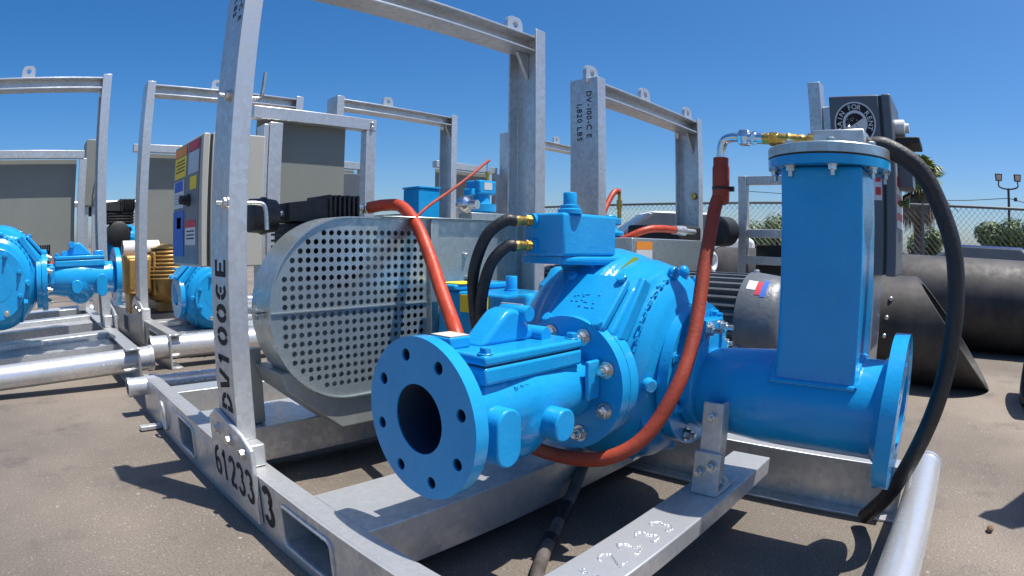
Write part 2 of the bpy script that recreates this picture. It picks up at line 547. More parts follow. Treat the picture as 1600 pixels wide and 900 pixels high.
def copy_thing(root, loc, scale=(1, 1, 1), rz=0, label=None, group=None, cat=None, skip=()):
    r = root.copy(); S.collection.objects.link(r)
    r.location = loc; r.scale = scale; r.rotation_euler = (0, 0, rz)
    if label: r['label'] = label
    if group: r['group'] = group
    if cat: r['category'] = cat
    for ch in root.children:
        if ch.name.split('.')[0] in skip: continue
        c = ch.copy(); S.collection.objects.link(c); c.parent = r
        for g in ch.children:
            d = g.copy(); S.collection.objects.link(d); d.parent = c
    return r
# ------------------------------------------------------------------ ground and sky structure
m = M()
NG = 40
m.add([V(-600, -600, 0), V(600, -600, 0), V(600, 600, 0), V(-600, 600, 0)], [[0, 1, 2, 3]])
g = part('ground', m, 'asphalt', flat=True)
tag(g, 'weathered tan asphalt yard with pale specks', kind='structure')

# ------------------------------------------------------------------ skids with lifting gantry
def rrect(y0, y1, z0, z1, r, n=5):
    out = []
    for cx, cy, a in ((y1 - r, z1 - r, 0), (y0 + r, z1 - r, 90), (y0 + r, z0 + r, 180), (y1 - r, z0 + r, 270)):
        for i in range(n + 1):
            t = math.radians(a + 90 * i / n)
            out.append((cx + r * math.cos(t), cy + r * math.sin(t)))
    return out

def lug(root, x, y, z, k, mat='galvanised'):
    w = 0.034 * k; h = 0.062 * k
    ol = [(-w, -0.004), (w, -0.004), (w, h * 0.55)] + arc(w * 0.35, h * 0.55, w * 0.65, h * 0.45, 10, 90, 4) + arc(-w * 0.35, h * 0.55, w * 0.65, h * 0.45, 90, 170, 4) + [(-w, h * 0.55)]
    return part('lifting_lug', holed(ol, [circle2(w * 0.36, 14, (0, h * 0.58))], 0.014 * k, (x, y, z), (1, 0, 0), (0, 0, 1)), mat, root, 0.0015 * k, 1)

def chan_post(root, x, s, y0, y1, z0, z1, fl, t):
    """C-channel post, web at x, flanges towards s"""
    m = M()
    P = [(x, y0), (x + s * fl, y0), (x + s * fl, y0 + t), (x + s * t, y0 + t), (x + s * t, y1 - t), (x + s * fl, y1 - t), (x + s * fl, y1), (x, y1)]
    m.prism([V(a, b, z0) for a, b in P], (0, 0, z1 - z0))
    return part('post', m, 'galvanised', root, 0.0016, 2)

def skid(name, label, Xl, Xr, Yn, Yf, Yg, rh, top, k=1.0, group=None, pockets=True, cross=None, lugs=(0.06, 0.5, 0.93), dy=0.0, pz=None, pipe_y=None, pipe_r=None):
    root = thing(name, label, 'skid', ((Xl + Xr) / 2, (Yn + Yf) / 2, 0), group)
    w, t = 0.052 * k, 0.007 * k
    L = Yf - Yn
    pk = []
    if pockets:
        pk = [(Yg - 0.436 * k, Yg - 0.255 * k), (Yg + 0.32 * k, Yg + 0.465 * k)]
    z0, z1 = rh * 0.23, rh * 0.81
    for side, X, s in (('l', Xl, 1), ('r', Xr, -1)):
        m = holed([(Yn, 0), (Yf, 0), (Yf, rh), (Yn, rh)], [rrect(a, b, z0, z1, 0.012 * k) for a, b in pk], t, (X + s * t / 2, 0, 0), (0, 1, 0), (0, 0, 1))
        rail = part('side_rail', m, 'galvanised', root, 0.0012, 1)
        m = M().box(*sorted((X + s * (t + 0.0005), X + s * w)), Yn, Yf, rh - t, rh - 0.0004)
        part('top_flange', m, 'galvanised', rail, 0.0012, 1)
        m = M().box(*sorted((X + s * (t + 0.0005), X + s * w)), Yn, Yf, 0.0006, t)
        part('bottom_flange', m, 'galvanised', rail, 0.0012, 1)
        for a, b in pk:   # rolled lip round each fork pocket
            lp = rrect(a - 0.004, b + 0.004, z0 - 0.004, z1 + 0.004, 0.015 * k)
            pts = [V(X - s * 0.001, p[0], p[1]) for p in lp]
            part('pocket_lip', M().tube(pts + [pts[0]], 0.0042 * k, 8, smooth=False, caps=False), 'galvanised', rail)
    for a, b in pk:
        m = M(); e = 0.004
        x0, x1 = Xl + t + 0.001, Xr - t - 0.001
        m.box(x0, x1, a - e, b + e, z0 - e, z0 - 0.0005).box(x0, x1, a - e, b + e, z1 + 0.0005, z1 + e)
        m.box(x0, x1, a - e, a - 0.0005, z0, z1).box(x0, x1, b + 0.0005, b + e, z0, z1)
        part('fork_pocket', m, 'galvanised', root)
    for (a, b, c, d) in (cross if cross is not None else [(Yn + 0.25 * L, Yn + 0.25 * L + 0.1 * k, 0.04 * k, rh - 0.002), (Yn + 0.62 * L, Yn + 0.62 * L + 0.1 * k, 0.04 * k, rh - 0.002), (Yf - 0.22 * k, Yf - 0.12 * k, 0.03 * k, rh - 0.012)]):
        m = M(); e = 0.008 * k
        P = [(a, c), (a + e, c), (a + e, d - e), (b - e, d - e), (b - e, c), (b, c), (b, d), (a, d)]
        m.prism([V(Xl + w + 0.001, p[0], p[1]) for p in P], (Xr - Xl - 2 * w - 0.002, 0, 0))
        part('cross_member', m, 'galvanised', root, 0.002, 2)
    pz = pz if pz is not None else rh * 0.72
    for y in (Yn + 0.055 * k if pipe_y is None else pipe_y, Yf - 0.055 * k):
        r = pipe_r or (0.033 if pipe_y is None or y > 1 else 0.040) * k
        x0, x1 = Xl - 0.075 * k, Xr + 0.055 * k
        pp = part('end_pipe', M().lathe((x0, y, pz), (1, 0, 0), [(0, r * 0.86), (0, r), (x1 - x0, r), (x1 - x0, r * 0.86)], 32, False), 'galvanised_shiny', root)
        for xe in (x0, x1):
            s = 1 if xe == x0 else -1
            part('end_ring', M().lathe((xe - s * 0.002, y, pz), (s, 0, 0), [(0, r * 0.80), (0, r * 1.07), (0.012 * k, r * 1.07), (0.014 * k, r * 1.0)], 32, False), 'galvanised_shiny', pp)
    web = 0.114 * k; fl = 0.044 * k; tp = 0.0062 * k
    y0, y1 = Yg - web / 2, Yg + web / 2
    po = chan_post(root, Xl, 1, y0, y1, rh + 0.004, top, fl, tp)
    po2 = chan_post(root, Xr, -1, y0 + dy, y1 + dy, rh + 0.004, top, fl, tp)
    # top beam, an H section lying between the posts
    m = M(); b0, b1 = y0 + 0.004 * k, y1 - 0.026 * k
    zb0, zb1 = top - 0.066 * k, top - 0.014 * k
    ym = (b0 + b1) / 2; e = 0.0065 * k
    P = [(b0, zb0), (b1, zb0), (b1, zb0 + e), (ym + e / 2, zb0 + e), (ym + e / 2, zb1 - e), (b1, zb1 - e), (b1, zb1), (b0, zb1), (b0, zb1 - e), (ym - e / 2, zb1 - e), (ym - e / 2, zb0 + e), (b0, zb0 + e)]
    m.prism([V(Xl + tp + 0.001, p[0], p[1]) for p in P], (Xr - Xl - 2 * tp - 0.002, 0, 0))
    part('top_beam', m, 'galvanised', root, 0.0014, 2)
    for X, s in ((Xl, 1), (Xr, -1)):
        m = M(); q = 0.085 * k
        m.prism([V(X + s * (tp + 0.001), ym - 0.006, zb0 - 0.001), V(X + s * (tp + q * 0.62), ym - 0.006, zb0 - 0.001), V(X + s * (tp + 0.001), ym - 0.006, zb0 - q)], (0, 0.012, 0))
        part('gusset', m, 'galvanised', root, 0.001, 1)
    for f in lugs:
        lug(root, Xl + (Xr - Xl) * f, ym, zb1, k)
    # post feet: plate outside each rail with bolts
    for X, s in ((Xl, -1), (Xr, 1)):
        d = 0 if s < 0 else dy
        a, b = y0 + d - 0.095 * k, y1 + d + 0.045 * k
        P = [(a, rh * 0.22), (b, rh * 0.22), (b, rh * 1.52), (b - 0.05 * k, rh * 1.72), (a + 0.05 * k, rh * 1.55), (a, rh * 1.42)]
        pl = part('foot_plate', M().prism([V(X + s * 0.0015, p[0], p[1]) for p in P], (s * 0.011 * k, 0, 0)), 'galvanised', root, 0.0025, 2)
        for i in range(3):
            yb = a + (b - a) * (0.14 + 0.31 * i)
            bo = M().lathe((X + s * (0.0015 + 0.011 * k), yb, rh * (1.30 + 0.05 * i)), (s, 0, 0), [(0, 0.014 * k), (0.003 * k, 0.014 * k)], 16)
            bo.hexa((X + s * (0.0045 + 0.011 * k), yb, rh * (1.30 + 0.05 * i)), (s, 0, 0), 0.0105 * k, 0.009 * k)
            part('bolt', bo, 'zinc_bolt', pl)
        m = M().box(*sorted((X - s * 0.001, X - s * fl)), y0 + d - 0.045 * k, y0 + d - 0.002, rh + 0.001, rh + 0.05 * k)
        part('foot_block', m, 'galvanised', root, 0.004, 2)
    return root

sk = skid('pump_skid', 'galvanised skid frame in front, stencilled DV100CE on its left post', 0.425, 1.385, 0.06, 2.215, 1.2333, 0.138, 1.265,
          cross=[(0.756, 0.937, 0.042, 0.1365), (1.40, 1.49, 0.042, 0.1365), (1.93, 2.03, 0.03, 0.125)], lugs=(0.09, 0.5, 0.925), dy=-0.022, pz=0.108, pipe_y=0.010)
# flat cross plank with weld-bead number, near end of the skid
pk = part('cross_plank', M().box(0.4785, 1.262, 0.378, 0.472, 0.098, 0.1378), 'galvanised', sk, 0.0025, 2)
def bead(pts, r=0.0019):
    P = [V(x, y, 0.1372) for x, y in pts]
    wb.tube(P, lambda t: r * (0.7 + 0.8 * abs(math.sin(23 * t + 9 * pts[0][0] * 100))), 8, 6)
random.seed(3)
for i, ch in enumerate('612333'):   # beaded figures, welded by hand
    x0 = 0.56 + i * 0.050; wb = M()
    for st in STENCIL[ch]:
        bead([(x0 + p[0] * 0.055 + random.uniform(-.004, .004), 0.398 + p[1] * 0.046 + random.uniform(-.003, .003)) for p in st[::2] + [st[-1]]])
    o = part('weld_figure', wb, 'weld_bead', pk); o['kind'] = 'stuff'
# stencils: big model name up the left post, small weight plate text, number on the rail
part('stencil_text', stencil('DV100CE', 0.068, (0.425, 1.193, 0.243), (0, 0, 1), (0, 1, 0), 0.705, th=0.0009), 'stencil_black', sk)
part('stencil_text', text_mesh('DV-100-C E', 0.026, (0.425, 1.207, 1.232), (0, 0, -1), (0, -1, 0), 0.12, 0.0009), 'stencil_black', sk)
part('stencil_text', text_mesh('1,820 LBS', 0.026, (0.425, 1.243, 1.225), (0, 0, -1), (0, -1, 0), 0.12, 0.0009), 'stencil_black', sk)
part('stencil_text', stencil('61233', 0.074, (0.4125, 1.326, 0.072), (0, -1, 0), (0, 0, 1), 0.665, 0.16), 'stencil_black', sk)
part('stencil_text', stencil('3', 0.085, (0.425, 1.072, 0.042), (0, -1, 0), (0, 0, 1), 0.665, 0.2), 'stencil_black', sk)
# cable hooks through the left post, tie ring and levelling foot on the rail
for z, y in ((0.913, 1.205), (0.684, 1.185)):
    m = M().tube([V(0.400, y, z), V(0.45, y, z), V(0.492, y - 0.002, z), V(0.500, y - 0.006, z + 0.012), V(0.502, y - 0.01, z + 0.058)] if z > 0.8 else
                 [V(0.400, y, z), V(0.45, y, z), V(0.500, y - 0.004, z), V(0.512, y - 0.008, z - 0.012), V(0.514, y - 0.012, z - 0.055)], 0.0048, 10, 4)
    hk = part('cable_hook', m, 'zinc_bolt', sk)
    part('nut', M().hexa((0.4245, y, z), (-1, 0, 0), 0.0115, 0.011).lathe((0.4249, y, z), (-1, 0, 0), [(0, 0.015), (0.002, 0.015)], 16), 'zinc_bolt', hk)
ring = [V(0.414 - 0.004 * math.sin(t), 1.865 + 0.022 * math.cos(t), 0.072 + 0.045 * math.sin(t)) for t in [2 * PI * i / 24 for i in range(25)]]
part('tie_ring', M().tube(ring, 0.0055, 10, smooth=False, caps=False), 'galvanised_shiny', sk)
part('levelling_foot', M().box(0.345, 0.424, 1.955, 1.985, 0.004, 0.018), 'galvanised', sk, 0.002)

# ------------------------------------------------------------------ centrifugal pump casing
def flange(name, root, c, axis, r, bore, thick, bolts, bcr, hr, mat='pump_blue', bevel=0.003, ph=0.0, blind=False):
    """flat ring flange with drilled bolt holes; c is the middle of its face, it extends along axis"""
    u, w, a = frame_of(axis)
    holes = [circle2(hr, 14, (bcr * math.cos(2 * PI * (i + 0.5) / bolts + ph), bcr * math.sin(2 * PI * (i + 0.5) / bolts + ph))) for i in range(bolts)] if hr else []
    if not blind: holes.append(circle2(bore, 40))
    return part(name, holed(circle2(r, 64), holes, thick, Vector(c) + a * thick / 2, u, w), mat, root, bevel, 2, angle=30)

def bolt(m, p, axis, r=0.010, stud=0.012):
    a = Vector(axis).normalized(); p = Vector(p)
    m.lathe(p, a, [(0, r * 1.35), (r * 0.22, r * 1.35)], 18)
    m.hexa(p + a * r * 0.22, a, r, r * 1.0)
    m.cyl(p + a * r * 1.2, p + a * (r * 1.2 + stud), r * 0.52, n=12)

PC = V(0.98, 0.62, 0.385)
pump = thing('centrifugal_pump', 'blue cast volute pump casing behind the check valve, box with brass hoses on top', 'pump', (0.98, 0.62, 0))
m = M()
prof = [(0.445, 0.080), (0.452, 0.100), (0.470, 0.118), (0.478, 0.140), (0.492, 0.158), (0.515, 0.176), (0.55, 0.188), (0.60, 0.194), (0.66, 0.194), (0.71, 0.184), (0.745, 0.162), (0.765, 0.138), (0.79, 0.12)]
m.lathe((PC.x, 0, PC.z), (0, 1, 0), prof, 72)
# spiral growing towards the discharge
m.lathe((PC.x - 0.012, 0, PC.z + 0.012), (0, 1, 0), [(0.56, 0.15), (0.58, 0.185), (0.63, 0.197), (0.68, 0.185), (0.70, 0.15)], 72)
# discharge nozzle, square-shouldered under the inspection cover
ring1 = [V(0.800, 0.5805 + 0.074 * math.cos(t), 0.3763 + 0.074 * math.sin(t)) for t in [2 * PI * i / 20 for i in range(20)]]
m.hull(ring1 + [V(x, y, z) for y in (0.508, 0.645) for x, z in ((0.776, 0.463), (0.842, 0.530), (0.95, 0.56), (0.95, 0.26), (0.86, 0.28))])
cas = part('volute_casing', m, 'pump_blue', pump, remesh=0.0052, smooth=5)
# ribs, bosses, drain on the casing
m = M()
m.prism([V(0.785, 0.500, 0.452), V(0.81, 0.500, 0.445), V(0.885, 0.500, 0.535), V(0.86, 0.500, 0.548)], (0, 0.012, 0))
part('rib', m, 'pump_blue', pump, 0.004, 3)
m = M().lathe((0.862, 0.515, 0.375), (-0.45, -0.9, -0.05), [(0, 0.019), (0.03, 0.014), (0.052, 0.012), (0.054, 0.0095)], 20)
dp = part('drain_boss', m, 'pump_blue', pump)
m = M().hull([V(0.842, 0.505, 0.352), V(0.868, 0.492, 0.352), V(0.843, 0.478, 0.30), V(0.862, 0.470, 0.30), V(0.870, 0.51, 0.225), V(0.88, 0.56, 0.36), V(0.90, 0.55, 0.36), V(0.89, 0.56, 0.22)])
part('casing_web', m, 'pump_blue', pump, 0.003)
m = M().lathe((1.04, 0.60, 0.215), (0.5, -1, -0.25), [(-0.02, 0.024), (0.06, 0.021), (0.075, 0.015), (0.078, 0.009)], 20)
part('drain_boss', m, 'pump_blue', pump)
# inspection cover on the slope
sl = V(0.07, 0, 0.068).normalized(); nn = V(-sl.z, 0, sl.x)
c0 = V(0.8085, 0.576, 0.4975) + nn * 0.004
cv = part('inspection_cover', M().prism([c0 + V(0, 1, 0) * p[0] + sl * p[1] for p in rrect(-0.060, 0.060, -0.058, 0.058, 0.011)], nn * 0.013), 'pump_blue', pump, 0.003, 2)
for a in (-1, 1):
    for b in (-1, 1):
        bo = M(); p = c0 + nn * 0.013 + V(0, 1, 0) * 0.050 * a + sl * 0.048 * b
        bo.hexa(p, nn, 0.0095, 0.008)
        part('cover_bolt', bo, 'pump_blue', cv, 0.0012, 1)
cast = M()
random.seed(11)
for i in range(22):   # cast lettering worn to lumps
    a, b = random.uniform(-0.025, 0.025), random.choice((-0.016, -0.004, 0.010)) + random.uniform(-.003, .003)
    p = c0 + nn * 0.0125 + V(0, 1, 0) * a + sl * b
    cast.box(-0.0022, 0.0022, -0.0016, 0.0016, 0, 0.0018, Matrix.Translation(p) @ Matrix((V(0, 1, 0), sl, nn)).transposed().to_4x4())
part('cast_mark', cast, 'pump_blue', cv, 0.0006, 1)['kind'] = 'stuff'
# cast mark lumps along the shoulder of the volute
cast = M()
for i in range(16):
    t = math.radians(100 + i * 4.2)
    r = 0.163 + 0.006 * (i % 2)
    p = V(PC.x + r * math.cos(t), 0.492, PC.z + r * math.sin(t))
    cast.box(-0.002, 0.0015 * (i % 3), -0.0012, 0.002, -0.005, 0.004 + 0.001 * (i % 2), Matrix.Translation(p) @ Matrix.Rotation(-t + 0.3 * (i % 2), 4, 'Y'))
part('cast_mark', cast, 'pump_blue', pump)['kind'] = 'stuff'
# cover ring with studs round the suction side
flange('suction_cover', pump, (PC.x, 0.446, PC.z - 0.012), (0, 1, 0), 0.128, 0.06, 0.020, 8, 0.112, 0.0, bevel=0.004)
for i in range(8):
    t = 2 * PI * (i + 0.5) / 8
    bo = M(); bolt(bo, (PC.x + 0.112 * math.cos(t), 0.4455, PC.z - 0.012 + 0.112 * math.sin(t)), (0, -1, 0), 0.009, 0.008)
    part('stud_nut', bo, 'zinc_bolt' if i in (0, 5, 6) else 'pump_blue', pump)
# slots/lumps on the shoulder
for t, l in ((62, 0.022), (84, 0.012), (98, 0.010)):
    a = math.radians(t)
    p = V(PC.x + 0.168 * math.cos(a), 0.497, PC.z + 0.168 * math.sin(a))
    part('casing_lug', M().sphere(p, 0.013, 14, (1.0, 0.8, 1.0)), 'pump_blue', pump)
part('yellow_label', M().prism([V(0.894, 0.570, 0.559), V(0.9116, 0.570, 0.5565), V(0.9475, 0.5656, 0.5776), V(0.93, 0.5656, 0.5793)], (0.002, 0.002, -0.007)), 'yellow_print', pump)
# discharge flange of the pump (bolted to the valve flange)
flange('discharge_flange', pump, (0.780, 0.5805, 0.3763), (1, 0, 0), 0.1092, 0.044, 0.0228, 8, 0.085, 0.0)
# priming chamber box on the platform
plat = M().hull([V(0.775, 0.603, 0.566), V(0.775, 0.700, 0.566), V(0.775, 0.603, 0.579), V(0.775, 0.700, 0.579), V(1.02, 0.575, 0.560), V(1.02, 0.70, 0.560), V(1.0, 0.575, 0.578), V(1.0, 0.70, 0.578), V(0.90, 0.603, 0.563), V(0.90, 0.69, 0.563)])
part('gusset', M().prism([V(0.858, 0.608, 0.5655), V(0.95, 0.608, 0.5655), V(0.95, 0.608, 0.50), V(0.905, 0.608, 0.51)], (0, 0.075, 0)), 'pump_blue', pump, 0.004, 2)
part('chamber_platform', plat, 'pump_blue', pump, 0.006, 3)
ch = part('chamber_box', M().box(0.768, 0.924, 0.600, 0.686, 0.5795, 0.651), 'pump_blue', pump, 0.005, 3)
m = M().lathe((0.80, 0.612, 0.650), (0, 0, 1), [(0, 0.021), (0.007, 0.021), (0.009, 0.017), (0.014, 0.017), (0.016, 0.0115), (0.034, 0.0115), (0.036, 0.010)], 24)
part('chamber_plug', m, 'pump_blue', ch)
for z in (0.638, 0.5965):
    m = M().lathe((0.7682, 0.666, z), (-1, 0, 0), [(0, 0.0125), (0.006, 0.0125)], 24)
    hp = part('hose_port', m, 'pump_blue', ch)
    m = M().hexa((0.762, 0.666, z), (-0.9, 0.25, -0.03), 0.0095, 0.010).lathe((0.753, 0.6685, z), (-0.9, 0.25, -0.05), [(0, 0.0075), (0.012, 0.0085), (0.016, 0.0095), (0.024, 0.0088)], 18)
    part('hose_fitting', m, 'brass', hp)
# bearing frame behind the casing
m = M()
m.lathe((PC.x, 0.76, PC.z), (0, 1, 0), [(0, 0.128), (0.03, 0.128), (0.06, 0.10), (0.12, 0.078), (0.325, 0.072)], 40)
m.box(0.90, 1.06, 0.86, 1.07, 0.385, 0.492)
m.hull([V(0.905, 0.80, 0.50), V(1.05, 0.80, 0.50), V(0.905, 0.88, 0.49), V(1.05, 0.88, 0.49), V(0.905, 0.80, 0.40), V(1.05, 0.80, 0.40)])
m.box(0.92, 1.04, 0.90, 1.06, 0.20, 0.385)
bf = part('bearing_frame', m, 'pump_blue', pump, remesh=0.007, smooth=3)
part('bearing_cap', M().box(0.885, 1.075, 0.995, 1.075, 0.4935, 0.507), 'pump_blue', bf, 0.004)
part('yellow_label', M().box(0.898, 0.975, 0.993, 1.066, 0.5073, 0.509), 'yellow_print', bf)
part('yellow_label', M().box(0.8935, 0.8965, 0.90, 0.985, 0.448, 0.486), 'yellow_print', bf)
part('oil_plug', M().lathe((1.0, 0.93, 0.492), (0, 0, 1), [(0, 0.016), (0.004, 0.016), (0.005, 0.0135), (0.032, 0.0135), (0.034, 0.012)], 18), 'pump_blue', bf)
part('maker_plate', M().box(0.893, 0.8965, 0.80, 0.86, 0.452, 0.478), 'white_print', bf)
# shaft nest under the chamber box
part('shaft_guard', M().lathe((0.93, 0.73, 0.40), (0, 0, 1), [(0.0, 0.05), (0.12, 0.045), (0.135, 0.03), (0.15, 0.022), (0.155, 0.012)], 20), 'pump_blue', pump)

# ------------------------------------------------------------------ check valve on the discharge
VY, VZ = 0.662, 0.345
valve = thing('check_valve', 'blue swing check valve with open bolted flange facing the left rail in front', 'valve', (0.69, VY, 0))
flange('inlet_flange', valve, (0.521, 0.667, VZ), (1, 0, 0), 0.1225, 0.053, 0.023, 8, 0.0965, 0.0095, bevel=0.004, ph=0.12)
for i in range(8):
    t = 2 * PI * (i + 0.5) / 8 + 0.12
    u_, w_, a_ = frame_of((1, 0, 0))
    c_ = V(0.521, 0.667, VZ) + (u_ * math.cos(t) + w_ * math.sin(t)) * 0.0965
    part('hole_shade', M().lathe(c_ + V(0.0035, 0, 0), (1, 0, 0), [(0, 0.0093), (0.012, 0.0093), (0.014, 0.0005)], 16, False), 'hole_dark', valve)  # dark cup added in each bolt hole, its colour standing for the shadow inside
flange('outlet_flange', valve, (0.862, VY, VZ), (1, 0, 0), 0.1245, 0.05, 0.0255, 8, 0.097, 0.0, bevel=0.004)
m = M()
m.lathe((0.545, VY, VZ), (1, 0, 0), [(0, 0.068), (0.03, 0.066), (0.08, 0.068), (0.16, 0.076), (0.24, 0.072), (0.29, 0.064), (0.318, 0.066)], 48)
m.hull([V(x, y, 0.408) for x in (0.602, 0.815) for y in (0.616, 0.712)] + [V(x, y, 0.352) for x in (0.606, 0.812) for y in (0.606, 0.722)] + [V(x, y, 0.30) for x in (0.66, 0.76) for y in (0.606, 0.718)])
m.sphere((0.705, VY, 0.322), 0.080, 28, (0.95, 0.95, 1.05))
m.hull([V(0.545, y, z) for y, z in ((0.625, 0.40), (0.70, 0.40), (0.62, 0.37), (0.705, 0.37))] + [V(0.61, y, z) for y, z in ((0.616, 0.41), (0.708, 0.41), (0.61, 0.35), (0.712, 0.35))])
vb = part('valve_body', m, 'pump_blue', valve, remesh=0.0045, smooth=5)
drill(vb, M().cyl((0.53, 0.6665, VZ), (0.84, 0.6665, VZ), 0.0545, n=48))
part('shaded_bore_wall', M().lathe((0.5228, 0.6665, VZ), (1, 0, 0), [(0, 0.0524), (0.30, 0.0515), (0.288, 0.050), (0.290, 0.001)], 48, False), 'hole_dark', valve)  # added dark sleeve: bare iron plus the bore's shade put into its colour
P = [(0.592, 0.600), (0.825, 0.600), (0.825, 0.728), (0.592, 0.728)]
part('body_lip', M().prism([V(x, y, 0.394) for x, y in P], (0, 0, 0.0272)), 'pump_blue', valve, 0.005, 3)
cov = part('valve_cover', M().prism([V(x, y, 0.4228) for x, y in P], (0, 0, 0.0165)), 'pump_blue', valve, 0.005, 3)
part('gasket', M().box(0.594, 0.823, 0.602, 0.726, 0.4212, 0.4232), 'hole_dark', valve)
m = M().prism([V(0.640, 0.660, 0.437), V(0.776, 0.660, 0.437), V(0.748, 0.660, 0.474), V(0.735, 0.660, 0.488), V(0.718, 0.660, 0.494), V(0.700, 0.660, 0.490), V(0.685, 0.660, 0.478)], (0, 0.05, 0))
part('hinge_housing', m, 'pump_blue', cov, 0.008, 4)
part('hinge_knob', M().lathe((0.742, 0.648, 0.484), (0, 1, 0.0), [(0, 0.012), (0.004, 0.0135), (0.06, 0.0135), (0.063, 0.012)], 22), 'pump_blue', cov)
part('hinge_knob', M().lathe((0.776, 0.640, 0.446), (0, 1, 0), [(0, 0.013), (0.004, 0.0145), (0.08, 0.0145)], 22), 'pump_blue', cov)
pad = part('cover_pad', M().box(0.589, 0.632, 0.672, 0.722, 0.439, 0.4575), 'pump_blue', cov, 0.003, 2)
part('pad_top', M().box(0.591, 0.630, 0.674, 0.720, 0.4577, 0.459), 'cream_pad', pad)
for x, y in ((0.606, 0.614), (0.812, 0.614), (0.812, 0.714), (0.66, 0.712)):
    bo = M(); bo.lathe((x, y, 0.4393), (0, 0, 1), [(0, 0.0125), (0.002, 0.0125)], 18).hexa((x, y, 0.4413), (0, 0, 1), 0.0095, 0.0085)
    part('cover_bolt', bo, 'pump_blue', cov, 0.001, 1)
def stadium(cx, cz, w, h, y0, y1):
    pts = [V(cx + p[0], y0, cz + p[1]) for p in [(w * math.cos(t), h + w * math.sin(t)) for t in [PI * i / 12 for i in range(13)]] + [(w * math.cos(t), -h + w * math.sin(t)) for t in [PI + PI * i / 12 for i in range(13)]]]
    return M().prism(pts, (0, y1 - y0, 0))
part('side_boss', stadium(0.611, 0.318, 0.0255, 0.020, 0.568, 0.66), 'pump_blue', valve, 0.003, 2)
part('side_boss', stadium(0.727, 0.315, 0.0245, 0.003, 0.556, 0.66), 'pump_blue', valve, 0.003, 2)
part('corner_block', M().hull([V(x, y, 0.3935) for x in (0.596, 0.648) for y in (0.604, 0.66)] + [V(x, y, 0.352) for x in (0.598, 0.634) for y in (0.609, 0.66)]), 'pump_blue', valve, 0.004, 2)
part('corner_block', M().hull([V(x, y, 0.3935) for x in (0.775, 0.822) for y in (0.604, 0.66)] + [V(x, y, 0.366) for x in (0.79, 0.82) for y in (0.609, 0.66)]), 'pump_blue', valve, 0.004, 2)
part('rib', M().box(0.826, 0.861, 0.585, 0.595, 0.33, 0.40), 'pump_blue', valve, 0.003, 2)
lett = M()
random.seed(5)
for r_ in range(3):
    for i in range(9):
        lett.box(0.655 + i * 0.0125 + random.uniform(-.001, .001), 0.655 + i * 0.0125 + random.uniform(0.004, 0.008), 0.5985, 0.610, 0.372 - r_ * 0.018, 0.376 - r_ * 0.018 + random.uniform(0.004, 0.010))
part('cast_mark', lett, 'pump_blue', valve, 0.0008, 1)['kind'] = 'stuff'
for i in range(8):
    t = 2 * PI * (i + 0.5) / 8
    bo = M(); bolt(bo, (0.8615, VY + 0.097 * math.cos(t), VZ + 0.097 * math.sin(t)), (-1, 0, 0), 0.0115, 0.009)
    part('flange_nut', bo, 'zinc_bolt', valve)

# ------------------------------------------------------------------ suction vessel
suc = thing('suction_vessel', 'square blue suction column with round galvanised lid and side flange', 'vessel', (0.975, 0.21, 0))
m = M()
m.lathe((0.975, 0.090, 0.353), (0, 1, 0), [(0, 0.080), (0.215, 0.080), (0.30, 0.074), (0.345, 0.068)], 56)
m.hull([V(x, y, z) for x in (0.9065, 1.0435) for y in (0.146, 0.281) for z in (0.352, 0.728)])
m.hull([V(0.95, 0.24, 0.282), V(1.0, 0.24, 0.282), V(0.95, 0.10, 0.275), V(1.0, 0.10, 0.275), V(0.96, 0.34, 0.36), V(0.99, 0.34, 0.36), V(0.96, 0.10, 0.36), V(0.99, 0.10, 0.36)])
part('vessel_body', m, 'pump_blue', suc, remesh=0.0045, smooth=3)
pth = [V(0.9045, 0.144 + 0.139 * i / 6, 0.397) for i in range(7)]
pth += [V(0.9065 + 0.137 * i / 12, 0.283, 0.356 + math.sqrt(0.08 ** 2 - (0.9065 + 0.137 * i / 12 - 0.975) ** 2)) for i in range(13)]
pth += [V(1.0455, 0.281 - 0.135 * i / 6, 0.397) for i in range(7)]
pth += [V(1.0435 - 0.137 * i / 12, 0.144, 0.356 + math.sqrt(0.08 ** 2 - (1.0435 - 0.137 * i / 12 - 0.975) ** 2)) for i in range(13)]
part('weld_bead', M().tube(pth, lambda t: 0.0042 + 0.0009 * math.sin(330 * t), 8, 4), 'pump_blue', suc)
flange('side_flange', suc, (0.975, 0.066, 0.353), (0, 1, 0), 0.1245, 0.06, 0.026, 8, 0.0965, 0.0095, bevel=0.003)
part('weld_collar', M().lathe((0.975, 0.092, 0.353), (0, 1, 0), [(0, 0.091), (0.012, 0.083), (0.016, 0.079)], 56, False), 'pump_blue', suc)
flange('top_flange', suc, (0.982, 0.214, 0.7285), (0, 0, 1), 0.106, 0.05, 0.014, 8, 0.094, 0.0, bevel=0.003)
lid = part('lid', M().lathe((0.982, 0.214, 0.7445), (0, 0, 1), [(0, 0.104), (0.0015, 0.106), (0.0155, 0.106), (0.017, 0.1045)], 72), 'guard_sheet', suc)
part('lid_gasket', M().lathe((0.982, 0.214, 0.7427), (0, 0, 1), [(0, 0.1055), (0.0016, 0.1055)], 64), 'black_rubber', suc)
for i in range(8):
    t = 2 * PI * (i + 0.32) / 8
    p = V(0.982 + 0.0945 * math.cos(t), 0.214 + 0.0945 * math.sin(t), 0.7282)
    bo = M(); bolt(bo, p, (0, 0, -1), 0.0075, 0.008)
    part('lid_nut', bo, 'zinc_bolt', suc)
    part('lid_bolt', M().hexa((p.x, p.y, 0.7617), (0, 0, 1), 0.0075, 0.006), 'zinc_bolt', suc)
box = part('valve_block', M().box(0.955, 1.008, 0.147, 0.236, 0.7622, 0.793), 'galvanised', lid, 0.0015, 1)
